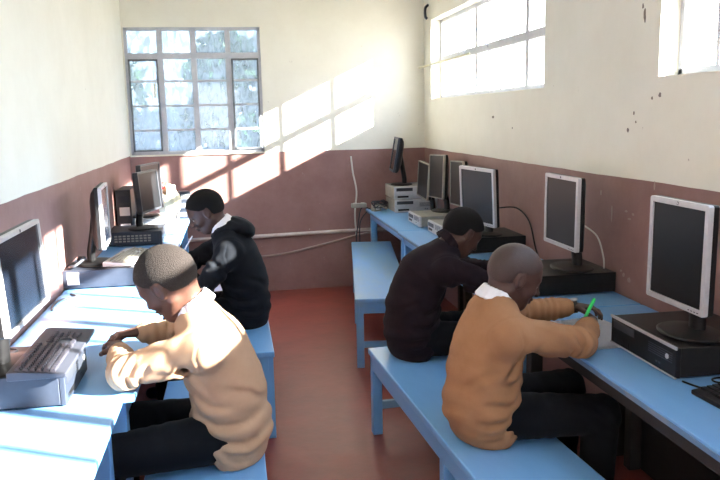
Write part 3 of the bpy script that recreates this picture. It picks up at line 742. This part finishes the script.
        for ax in range(3):
            sl0 = [slice(1, -1)] * 3; sl0[ax] = slice(0, -1); sl1 = list(sl0); sl1[ax] = slice(1, None)
            A = neg[tuple(sl0)]; Bn = neg[tuple(sl1)]; e = np.argwhere(A != Bn)
            if len(e) == 0: continue
            fl = A[tuple(e.T)]; base = e + 1; base[:, ax] -= 1
            u, w = [q for q in range(3) if q != ax]; du = np.zeros(3, int); du[u] = 1; dw = np.zeros(3, int); dw[w] = 1
            q = np.stack([idx[tuple((base - du - dw).T)], idx[tuple((base - dw).T)], idx[tuple(base.T)], idx[tuple((base - du).T)]], 1)
            if ax == 1: fl = ~fl
            q[~fl] = q[~fl][:, ::-1]; quads.append(q)
        Q = np.concatenate(quads)
        Q = Q[(Q >= 0).all(1)]
        me = bpy.data.meshes.new(name); me.vertices.add(len(vv)); me.vertices.foreach_set('co', vv.astype(np.float32).ravel())
        me.loops.add(len(Q) * 4); me.loops.foreach_set('vertex_index', Q.astype(np.int32).ravel())
        me.polygons.add(len(Q)); me.polygons.foreach_set('loop_start', np.arange(0, len(Q) * 4, 4, dtype=np.int32))
        me.polygons.foreach_set('use_smooth', np.ones(len(Q), bool)); me.update(calc_edges=True); me.validate()
        return me

def vec(*a): return np.array(a, float)
def nrm(a): return a / np.linalg.norm(a)
def head_R(yaw, pitch, roll=0):
    """columns = forward, left, up of the head. yaw: heading, pitch>0 looks down"""
    return np.array(Matrix.Rotation(yaw, 3, 'Z') @ Matrix.Rotation(pitch, 3, 'Y') @ Matrix.Rotation(roll, 3, 'X'))
def add_head(F, c, R, s=1.0):
    def W(p): return c + R @ (np.array(p) * s)
    def e(p, r, k=.01, sub=False, Rl=None): F.ell(W(p), np.array(r) * s, R if Rl is None else R @ Rl, k * s, sub)
    e((-.012, 0, .028), (.096, .073, .084), .01)
    e((-.045, 0, .005), (.058, .062, .066), .03)
    e((.030, 0, -.020), (.060, .056, .080), .035)
    F.cone(W((.055, .016, -.088)), W((.055, -.016, -.088)), .019 * s, .019 * s, .03)      # chin
    for q in (1, -1):
        F.cone(W((-.008, q * .048, -.050)), W((.045, q * .022, -.087)), .017 * s, .015 * s, .03)   # jaw
        e((.055, q * .036, -.028), (.024, .020, .018), .02)                                  # cheek
        F.cone(W((.076, q * .012, .020)), W((.064, q * .045, .018)), .009 * s, .008 * s, .014)   # brow
        e((.086, q * .030, -.002), (.014, .017, .010), .012, True)                           # socket
        F.ell(W((.0675, q * .030, .0025)), vec(.0155, .0155, .0125) * s, R, .003)                # lid
        e((.095, q * .0115, -.031), (.010, .0085, .008), .006)                               # nostril wing
        # ear
        e((-.006, q * .073, -.008), (.018, .008, .030), .005, False, np.array(Matrix.Rotation(-.2, 3, 'Y')))
        e((-.003, q * .081, -.006), (.010, .006, .019), .004, True, np.array(Matrix.Rotation(-.2, 3, 'Y')))
    F.cone(W((.084, 0, .008)), W((.099, 0, -.024)), .008 * s, .012 * s, .012)
    F.ell(W((.102, 0, -.028)), vec(.011, .012, .010) * s, R, .008)
    e((.086, 0, -.054), (.013, .024, .0075), .005); e((.083, 0, -.067), (.0125, .021, .008), .004)
    e((.099, 0, -.060), (.006, .022, .0018), .003, True)
def hair_mesh(name, c, R, s, origin, thick=.005, vox=.0045, line=.045):
    F = Field(c - .15, c + .15, vox)
    def W(p): return c + R @ (np.array(p) * s)
    F.ell(W((-.012, 0, .028)), (np.array((.096, .073, .084)) + thick) * s, R, .01)
    F.ell(W((-.045, 0, .005)), (np.array((.058, .062, .066)) + thick) * s, R, .03)
    F.ell(W((.030, 0, -.005)), (np.array((.052, .053, .080)) + thick * .4) * s, R, .03)
    P = np.stack(np.meshgrid(*F.ax, indexing='ij'), -1); q = ((P - c) @ R) / s
    # hair line: forehead, temple, round the ear, nape
    x = q[..., 0]; zz = q[..., 2]
    hl = np.interp(x, [-.12, -.06, -.030, -.024, .018, .028, .052, .075], [-.052, -.045, -.030, .018, .022, .028, .048, .060 + line * .2])
    hl = hl + .0028 * np.sin(q[..., 0] * 900 + 3 * np.sin(q[..., 1] * 700)) + .002 * np.sin(q[..., 0] * 410 + q[..., 1] * 530)
    F.F = np.maximum(F.F, (hl - zz).astype(np.float32) * .8 * s)
    F.F[0] = .3
    return F.mesh(name, origin)
def add_hand(F, w, d, n, side, L=.16, curl=(.5, .5, .5, .5), thumb=.5, k=.006, point=None, spread=.10):
    """w wrist, d hand direction, n direction the palm faces, side towards the thumb"""
    d = nrm(np.array(d, float)); n = np.array(n, float); n = nrm(n - d * (n @ d)); s = np.cross(d, n); s = s if s @ np.array(side) > 0 else -s
    u = L / .17
    F.cone(w, w + d * .03 * u, .021 * u, .024 * u, .012, sq=(n, 1.45))
    for q in (-.021, -.007, .007, .021):
        F.cone(w + d * .02 * u + s * q * .6 * u, w + d * .078 * u + s * q * u, .0135 * u, .0115 * u, .012, sq=(n, 1.2))
    lens = (.062, .072, .068, .052); tips = []
    for i, q in enumerate((.027, .009, -.009, -.027)):
        p = w + d * (.080 - abs(q - .005) * .18) * u + s * q * u
        ang = .18; dd = nrm(d + s * q * spread / .027)
        for j, fr_ in enumerate((.44, .31, .25)):
            ang += curl[i] * (.9 if j else .55)
            dr = dd * math.cos(ang) + n * math.sin(ang); p2 = p + dr * lens[i] * fr_ * u
            r0 = (.0088, .0079, .0072)[j] * u; F.cone(p, p2, r0, r0 * .93, .0035); p = p2
        tips.append(p)
    p = w + d * .022 * u + s * .022 * u + n * .004
    p1 = p + (d * .6 + s * .65 + n * .35) * .036 * u; p2 = p1 + nrm(d * (1.0 - .3 * thumb) + s * (.5 - .6 * thumb) + n * (.3 + .5 * thumb)) * .030 * u
    p3 = p2 + nrm(d * (1.0 - .2 * thumb) + s * (.2 - .8 * thumb) + n * (.2 + .5 * thumb)) * .024 * u
    F.cone(p, p1, .0135 * u, .0105 * u, .012); F.cone(p1, p2, .0100 * u, .0090 * u, .004); F.cone(p2, p3, .0088 * u, .0075 * u, .003)
    return tips, p3
def mid(a, b, t=.5): return a + (b - a) * t

def boy(label, J, mats, hs=1.0, hood=False, origin=None, watch=None, style='jumper'):
    """J: world joints. mats: skin, hair, top, collar"""
    skin, hairm, topm, collm = mats
    org = vec(*origin); t = thing('person', label, 'person', tuple(org))
    R = head_R(*J['head_rot']); hc = vec(*J['head']); f = J['fwd']      # f: +1 faces +x, -1 faces -x
    pel, wai, che, nek = [vec(*J[k]) for k in ('pelvis', 'waist', 'chest', 'neck')]
    allp = [vec(*v) for k, v in J.items() if isinstance(v, tuple) and len(v) == 3 and k not in ('head_rot',)]
    lo = np.min(allp, 0) - .20; hi = np.max(allp, 0) + .20; lo[2] = -.01
    def spn(a, b):   # direction the chest faces, at right angles to the spine
        d = nrm(b - a); return nrm(vec(f, 0, 0) - d * (d[0] * f))
    # body ------------------------------------------------
    Fb = Field(lo, hi, .0048)
    Fb.chain([pel, wai], [.108, .108], .04, (spn(pel, wai), 1.35)); Fb.chain([wai, che], [.108, .125], .04, (spn(wai, che), 1.4))
    Fb.cone(che, mid(che, nek, .75), .125, .07, .05, (spn(che, nek), 1.35))
    hb = hc + R @ (vec(-.030, 0, -.055) * hs)
    Fb.cone(nek, hb, .047, .043, .03)
    Fb.cone(nek - vec(0, 0, .02), mid(nek, hb), .055, .044, .03)
    add_head(Fb, hc, R, hs)
    for sd in ('n', 'f'):
        sh, el, wr = [vec(*J[k + sd]) for k in ('sh', 'el', 'wr')]
        Fb.cone(mid(nek, sh, .3), sh, .045, .045, .04); Fb.cone(sh, el, .043, .034, .02); Fb.cone(el, wr, .034, .0215, .01)
        hip, kn, an = [vec(*J[k + sd]) for k in ('hip', 'kn', 'an')]
        Fb.cone(hip + vec(0, .02 if hip[1] < pel[1] else -.02, 0), kn, .074, .052, .03); Fb.cone(kn, an, .050, .033, .01)
        hd = J['hand' + sd]; J['tips' + sd] = add_hand(Fb, wr, hd['d'], hd['n'], hd['s'], hd.get('L', .155), hd.get('curl', (.5,) * 4), hd.get('thumb', .5))
    body = obj_me('body', Fb.mesh('body', org), skin, t)
    # hair, eyes --------------------------------------------
    obj_me('hair', hair_mesh('hair', hc, R, hs, org, J.get('hairt', .004)), hairm, t)
    for q in (1, -1):
        bm = bmesh.new(); bmesh.ops.create_uvsphere(bm, u_segments=16, v_segments=12, radius=.0125 * hs)
        for fc in bm.faces:
            if fc.calc_center_median().normalized().dot(V(.93, 0, -.36)) > .86: fc.material_index = 1
        Rm = Matrix([list(r_) for r_ in R]); c_ = hc + R @ (vec(.0695, q * .030, -.003) * hs) - org
        for v in bm.verts: v.co = Rm @ v.co + V(*c_)
        obj('eye', bm, [M_eye, M_iris], t, smooth=True)
    # top --------------------------------------------------
    Ft = Field(lo, hi, .0055)
    g = J.get('girth', 1.0)
    base = pel - nrm(wai - pel) * .02
    Ft.cone(base, wai, .172 * g, .156 * g, .05, (spn(pel, wai), 1.28)); Ft.cone(wai, che, .150 * g, .150 * g, .05, (spn(wai, che), 1.30))
    Ft.cone(che, mid(che, nek, .75), .148 * g, .085, .05, (spn(che, nek), 1.30))
    Ft.cone(nek - vec(0, 0, .016), nek, .066, .058, .03)
    bp = J.get('bulge')
    if bp: 
        for (p_, r_) in bp: Ft.ell(vec(*p_), vec(*r_), None, .04)
    for sd in ('n', 'f'):
        sh, el, wr = [vec(*J[k + sd]) for k in ('sh', 'el', 'wr')]
        Ft.cone(mid(nek, sh, .35), sh, .060, .062, .05)
        Ft.cone(sh, mid(sh, el), .068, .060, .03); Ft.cone(mid(sh, el), el, .060, .054, .02); Ft.cone(el, mid(el, wr, .6), .054, .044, .015)
        cuff = wr - nrm(wr - el) * .012
        Ft.cone(mid(el, wr, .6), mid(el, cuff, .88), .044, .040, .012); Ft.cone(mid(el, cuff, .9), cuff, .029, .029, .006)
        # folds at elbow, armpit, cuff
        Ft.wrinkle(el, .075, (el - sh) + (wr - el), .034, .0075, 1.3 if sd == 'n' else 2.1)
        Ft.wrinkle(mid(el, wr, .55), .07, wr - el, .028, .0055, .7)
        Ft.wrinkle(mid(sh, el, .35), .09, vec(.5 * f, 0, .8), .055, .0075, 3.1)
        Ft.crease(mid(nek, sh, .92), nrm(sh - nek), .075, .004, .005)
    Ft.wrinkle(mid(pel, wai, .3), .19, vec(.35 * f, 0, 1), .075, .011, .4, .5)
    Ft.wrinkle(wai + vec(.05 * f, 0, 0), .17, vec(-.6 * f, 0, .8), .065, .009, 2.2, .4)
    Ft.wrinkle(che, .15, vec(.6 * f, .2, .6), .10, .007, 5.0, .4)
    zs_ = J['seat_z']; px_ = pel[0]
    def G(pts, w_, a_): Ft.groove([(px_ + f * a, zs_ + b) for a, b in pts], w_, a_)
    G([(.13, .205), (.04, .165), (-.07, .175)], .014, .013); G([(.095, .165), (.03, .115), (-.05, .10), (-.10, .115)], .016, .015)
    G([(.065, .115), (.01, .07), (-.06, .055)], .014, .012); G([(.03, .06), (-.02, .035), (-.07, .03)], .011, .008)
    G([(.13, .27), (.06, .235), (-.02, .24)], .013, .010); G([(-.12, .22), (-.07, .27), (.0, .30)], .013, .008)
    for sd in ('n', 'f'):
        sh, el = vec(*J['sh' + sd]), vec(*J['el' + sd]); yy = (sh[1] - .085, sh[1] + .085)
        Ft.groove([(sh[0] + f * .005, sh[2] + .055), (sh[0] + f * .022, sh[2] - .01), (sh[0] + f * .0, sh[2] - .10)], .005, .0035, *yy)
        Ft.groove([(sh[0] + f * .11, sh[2] - .02), (sh[0] + f * .04, sh[2] - .085), (sh[0] - f * .02, sh[2] - .17)], .015, .012, *yy)
        Ft.groove([(sh[0] + f * .16, sh[2] - .07), (sh[0] + f * .07, sh[2] - .07), (sh[0] + f * .01, sh[2] - .05)], .012, .009, *yy)
        Ft.groove([(el[0] - f * .09, el[2] + .04), (el[0] - f * .05, el[2] - .01), (el[0] - f * .055, el[2] - .06)], .011, .010, el[1] - .07, el[1] + .07)
        Ft.groove([(el[0] - f * .05, el[2] + .05), (el[0] - f * .01, el[2] + .0), (el[0] - f * .02, el[2] - .05)], .010, .009, el[1] - .07, el[1] + .07)
    # hem: slopes from the lap to the seat
    hp = vec(pel[0] + .035 * f, pel[1], J['seat_z']); Ft.groove([(px_ + f * (.035 + .75 * q_ - .030), zs_ + q_ - .004) for q_ in (-.03, .10, .25)], .0045, .003); Ft.cut(hp, vec(.80 * f, 0, -.60), J['seat_z'] + .235)
    Ft.F = np.maximum(Ft.F, np.float32(0) + (J['seat_z'] + .001 - Ft.ax[2])[None, None, :].astype(np.float32))
    # neck opening
    up = nrm(hb - nek)
    if not hood:
        Ft.cone(nek + up * .045, nek + up * .12, .053, .075, .006, sub=True)
    obj_me('jumper' if style == 'jumper' else 'jacket', Ft.mesh('jumper', org), topm, t)
    if hood:
        Fh = Field(nek - .22, nek + .22, .0055)
        a = nek + up * .015; side = vec(0, 1, 0); bk = -spn(che, nek)
        ring = []
        for k_ in range(13):
            th = PI * (.18 + .14 * k_) 
            ring.append(a + side * math.sin(th) * .078 + spn(che, nek) * (math.cos(th) * .072 - .012) + up * (.006 - .012 * math.cos(th)))
        for p_, q_ in zip(ring, ring[1:]): Fh.cone(p_, q_, .022, .022, .012)
        Fh.ell(a + bk * .080 - up * .018, vec(.062, .100, .048), np.stack([nrm(bk), vec(0, 1, 0), np.cross(nrm(bk), vec(0, 1, 0))], 1), .03)
        Fh.ell(a + bk * .120 - up * .060, vec(.036, .080, .042), np.stack([nrm(bk), vec(0, 1, 0), np.cross(nrm(bk), vec(0, 1, 0))], 1), .03)
        Fh.wrinkle(a + bk * .07, .10, vec(.5, .3, 1), .045, .006, 1, .5)
        Fh.cone(a - up * .02, a + up * .14, .047, .058, .01, sub=True)
        obj_me('hood', Fh.mesh('hood', org), topm, t)
    # collar -------------------------------------------------
    if collm:
        Fc = Field(nek - .14, nek + .16, .0045)
        spf = nrm(spn(che, nek)); sdv = vec(0, 1, 0)
        prev = None
        for k_ in range(17):
            th = PI * (.14 + .1075 * k_); o_ = nek + up * ((.066 if hood else .060) - .016 * math.cos(th)) + sdv * math.sin(th) * .054 + spf * (math.cos(th) * .056 - .004)
            lo_ = o_ - up * .034 + (sdv * math.sin(th) + spf * math.cos(th)) * .017
            if prev is not None:
                
                for q_ in range(6): Fc.cone(mid(prev[0], prev[1], q_ / 5), mid(o_, lo_, q_ / 5), .0052, .0052, .006)
            prev = (o_, lo_)
        obj_me('shirt_collar', Fc.mesh('collar', org), collm, t)
    # trousers and shoes ---------------------------------------
    Fp = Field(lo, hi, .0065)
    Fp.cone(pel - vec(0, .04, .005), pel + vec(0, .04, -.005), .104, .104, .04, (vec(0, 0, 1), 1.05))
    for sd in ('n', 'f'):
        hip, kn, an = [vec(*J[k + sd]) for k in ('hip', 'kn', 'an')]
        Fp.cone(hip + vec(0, .02 if hip[1] < pel[1] else -.02, 0), kn, .088, .070, .03); Fp.cone(kn, mid(kn, an, .93), .068, .056, .015)
        Fp.wrinkle(kn, .10, vec(f * .6, 0, .8), .045, .005, 1.1); Fp.wrinkle(hip + vec(.20 * f, 0, 0), .09, vec(1, .3, .2), .05, .006, 2.0, .5)
        Fp.wrinkle(mid(kn, an, .7), .12, vec(0, 0, 1), .05, .004, 2.0, .5)
    zf = J.get('seat_z', .44) + .001
    ix = Fp.F.shape
    P = np.stack(np.meshgrid(*Fp.ax, indexing='ij'), -1)
    d_ = (zf - P[..., 2]); msk = (P[..., 0] * f < J['bench_edge'] * f)
    Fp.F = np.where(msk, np.maximum(Fp.F, d_), Fp.F).astype(np.float32)
    obj_me('trousers', Fp.mesh('trousers', org), M_trou, t)
    for sd in ('n', 'f'):
        an = vec(*J['an' + sd]); Fs = Field(an - vec(.22, .10, .12), an + vec(.22, .10, .12), .006)
        tx = f
        Fs.cone(an + vec(-.02 * tx, 0, -.035), an + vec(.11 * tx, 0, -.045), .042, .034, .02, (vec(0, 0, 1), 1.05)); Fs.cone(an, an + vec(0, 0, -.03), .040, .042, .02)
        P = np.stack(np.meshgrid(*Fs.ax, indexing='ij'), -1); Fs.F = np.maximum(Fs.F, (.003 - P[..., 2]).astype(np.float32)); Fs.F = np.maximum(Fs.F, (P[..., 2] - an[2] - .02).astype(np.float32))
        obj_me('shoe', Fs.mesh('shoe', org), M_shoe, t)
    if watch:
        sd = watch; el, wr = vec(*J['el' + sd]), vec(*J['wr' + sd]); d = nrm(wr - el)
        bm = bmesh.new(); Mx = Matrix.Translation(V(*(wr + d * .006 - org))) @ V(*d).to_track_quat('Z', 'Y').to_matrix().to_4x4()
        lathe(bm, [(.0235, -.009), (.027, -.008), (.027, .008), (.0235, .009)], 24, Mx); ws = obj('wristwatch_strap', bm, M_black, t, smooth='auto')
        upv = nrm(vec(0, 0, 1) - d * d[2]); c_ = wr + d * .006 + upv * .026 - org
        bm = bmesh.new(); Mf = Matrix.Translation(V(*c_)) @ V(*upv).to_track_quat('Z', 'Y').to_matrix().to_4x4()
        lathe(bm, [(.015, 0), (.016, .003), (.015, .007)], 20, Mf); obj('wristwatch_face', bm, M_silver, ws, smooth='auto')
    return t

def boy_joints(**k): return k
# pale tan jumper, near left, faces -X (near side is his left)
J1 = boy_joints(fwd=-1, head=(-.235, 2.51, 1.075), head_rot=(PI - .50, math.radians(36), -.22), hairt=.003,
    pelvis=(-.055, 2.55, .555), waist=(-.055, 2.54, .69), chest=(-.10, 2.53, .83), neck=(-.145, 2.52, .955),
    shn=(-.125, 2.385, .88), eln=(-.375, 2.42, .805), wrn=(-.425, 2.655, .81),
    shf=(-.145, 2.68, .88), elf=(-.24, 2.86, .80), wrf=(-.375, 2.81, .83),
    handn=dict(d=(-.35, .9, .10), n=(0, -.1, -1), s=(-1, 0, 0), curl=(.45, .5, .55, .6)), handf=dict(d=(-.9, -.3, .0), n=(.1, 0, -1), s=(0, 1, 0), curl=(.5, .55, .6, .6)),
    hipn=(-.07, 2.46, .535), knn=(-.46, 2.40, .53), ann=(-.47, 2.41, .09), hipf=(-.07, 2.64, .535), knf=(-.46, 2.70, .53), anf=(-.45, 2.70, .09),
    seat_z=.44, bench_edge=-.34, bulge=[((-.035, 2.54, .56), (.125, .155, .10))])
boy('boy in pale tan jumper, sitting at the near left table with his hands together', J1, (M_skin, M_hairg, M_tan2, M_shirt), 1.06, origin=(-.06, 2.55, .0))
# tan jumper, near right, faces +X (near side is his right)
J4 = boy_joints(fwd=1, head=(.965, 2.50, 1.03), head_rot=(-.02, math.radians(27)), hairt=.002,
    pelvis=(.865, 2.52, .545), waist=(.85, 2.51, .67), chest=(.87, 2.50, .80), neck=(.885, 2.50, .925),
    shn=(.895, 2.355, .855), eln=(1.17, 2.405, .80), wrn=(1.30, 2.60, .80),
    shf=(.905, 2.655, .86), elf=(1.12, 2.84, .80), wrf=(1.325, 2.80, .82),
    handn=dict(d=(.35, .85, .05), n=(.1, -.1, -1), s=(-1, .2, 0), curl=(.55, .6, .65, .65)), handf=dict(d=(.9, -.35, .0), n=(0, -.2, -1), s=(0, -1, 0), curl=(.5, .55, .6, .6)),
    hipn=(.86, 2.43, .535), knn=(1.25, 2.40, .53), ann=(1.24, 2.41, .09), hipf=(.86, 2.61, .535), knf=(1.25, 2.68, .53), anf=(1.22, 2.68, .09),
    seat_z=.44, bench_edge=1.09, bulge=[((.835, 2.50, .565), (.135, .155, .115))])
boy('boy in tan jumper writing with a green pen, sitting at the near right table', J4, (M_skin2, M_hairb, M_tan, M_shirt), .98, origin=(.85, 2.52, .0), watch='f')
# dark jumper, right, faces +X
J3 = boy_joints(fwd=1, head=(1.075, 3.48, 1.035), head_rot=(.25, math.radians(38)), hairt=.006,
    pelvis=(.83, 3.50, .555), waist=(.825, 3.50, .68), chest=(.88, 3.49, .83), neck=(.985, 3.48, .955),
    shn=(.955, 3.335, .885), eln=(1.17, 3.27, .805), wrn=(1.36, 3.42, .80),
    shf=(.975, 3.63, .885), elf=(1.18, 3.76, .80), wrf=(1.34, 3.66, .80),
    handn=dict(d=(.45, .8, .0), n=(0, -.1, -1), s=(-1, .4, 0), curl=(.5, .6, .6, .6)), handf=dict(d=(.8, -.5, .0), n=(0, 0, -1), s=(0, -1, 0)),
    hipn=(.85, 3.41, .535), knn=(1.25, 3.38, .53), ann=(1.24, 3.40, .09), hipf=(.85, 3.59, .535), knf=(1.25, 3.64, .53), anf=(1.24, 3.64, .09),
    seat_z=.44, bench_edge=1.03, bulge=[((.825, 3.50, .57), (.135, .16, .115))])
boy('boy in dark plum jumper leaning over the right table behind the tan jumper', J3, (M_skin2, M_hair, M_jump, M_jump), 1.0, origin=(.85, 3.50, .0))
# hooded jacket, far left, faces -X
J2 = boy_joints(fwd=-1, head=(-.165, 4.185, 1.105), head_rot=(PI + .05, math.radians(32)), hairt=.006,
    pelvis=(.03, 4.195, .575), waist=(.03, 4.185, .72), chest=(-.01, 4.175, .86), neck=(-.065, 4.175, .985),
    shn=(-.045, 4.030, .905), eln=(-.19, 3.975, .71), wrn=(-.31, 4.155, .80),
    shf=(-.06, 4.325, .905), elf=(-.26, 4.415, .79), wrf=(-.40, 4.275, .80),
    handn=dict(d=(-.6, .6, .1), n=(0, -.1, -1), s=(-1, 0, 0)), handf=dict(d=(-.8, -.4, .0), n=(0, 0, -1), s=(0, 1, 0)),
    hipn=(-.02, 4.105, .555), knn=(-.41, 4.075, .53), ann=(-.42, 4.085, .09), hipf=(-.02, 4.285, .555), knf=(-.41, 4.335, .53), anf=(-.42, 4.335, .09),
    seat_z=.46, bench_edge=-.25, bulge=[((.035, 4.185, .585), (.125, .155, .115))])
boy('boy in black hooded jacket sitting at the far left table, looking down', J2, (M_skin2, M_hair, M_hood, M_shirt), 1.0, hood=True, origin=(0, 4.185, .0), style='jacket')

def pen(label, tip, top, m, r=.004):
    tip, top = V(*tip), V(*top); t = thing('pen', label, 'pen', tuple(tip)); d = top - tip; Lp = d.length
    Mq = d.to_track_quat('Z', 'Y').to_matrix().to_4x4()
    bm = bmesh.new(); lathe(bm, [(r * .85, .012), (r, .02), (r, Lp - .003), (r * .7, Lp)], 12, Mq); obj('barrel', bm, m, t, smooth='auto')
    bm = bmesh.new(); lathe(bm, [(.0006, 0), (r * .8, .0125)], 12, Mq); obj('nib', bm, M_silver, t, smooth='auto')
    return t
pen('bright green pen held up by the boy in the tan jumper at right', (1.315, 2.69, .785), (1.372, 2.71, .872), M_green, .0068)
pen('thin white pencil held under the chin of the hooded boy', (-.345, 4.17, .80), (-.235, 4.10, .985), M_shirt, .0035)
pen('thin grey pencil in the hand of the boy in the dark jumper', (1.33, 3.50, .80), (1.22, 3.46, .93), M_silver, .0035)
# ------------------------------------------------------------------ light
w = bpy.data.worlds.new('sky'); bpy.context.scene.world = w; w.use_nodes = True
nt = w.node_tree; bg = nt.nodes['Background']
tc = nt.nodes.new('ShaderNodeTexCoord'); sp = nt.nodes.new('ShaderNodeSeparateXYZ'); nt.links.new(tc.outputs['Generated'], sp.inputs[0])
rp = nt.nodes.new('ShaderNodeValToRGB'); rp.color_ramp.elements[0].position = 0; rp.color_ramp.elements[0].color = (1, .98, .95, 1)
rp.color_ramp.elements[1].position = .9; rp.color_ramp.elements[1].color = (.50, .68, 1, 1)
nt.links.new(sp.outputs['Z'], rp.inputs[0]); nt.links.new(rp.outputs[0], bg.inputs[0]); bg.inputs[1].default_value = 6
sdir = V(-1.87, 1.0, -.89).normalized()
sl = bpy.data.lights.new('sun', 'SUN'); sl.energy = 34; sl.angle = .012; sl.color = (1, .93, .82)
so = bpy.data.objects.new('sun', sl); C.objects.link(so); so.rotation_euler = sdir.to_track_quat('-Z', 'Y').to_euler(); so.location = (6, -3, 5)

# ------------------------------------------------------------------ camera (fitted)
f, yaw, pit, roll = 758.44, .1626, .1625, -.0221
fw = V(math.sin(yaw) * math.cos(pit), math.cos(yaw) * math.cos(pit), -math.sin(pit)); rt = V(math.cos(yaw), -math.sin(yaw), 0); up = rt.cross(fw)
r2 = rt * math.cos(roll) + up * math.sin(roll); u2 = -rt * math.sin(roll) + up * math.cos(roll)
cd = bpy.data.cameras.new('camera'); cd.sensor_width = 36; cd.lens = 36 * f / 720; cd.clip_start = .05; cd.clip_end = 200
co = bpy.data.objects.new('camera', cd); C.objects.link(co)
M = Matrix((r2, u2, -fw)).transposed().to_4x4(); M.translation = V(0, 0, 1.6); co.matrix_world = M
sc = bpy.context.scene; sc.camera = co
sc.view_settings.view_transform = 'Standard'; sc.view_settings.look = 'None'; sc.view_settings.exposure = 1.42; sc.view_settings.gamma = 1; sc.view_settings.use_curve_mapping = False
try: sc.cycles.max_bounces = 10; sc.cycles.diffuse_bounces = 6; sc.cycles.transparent_max_bounces = 12
except Exception: pass
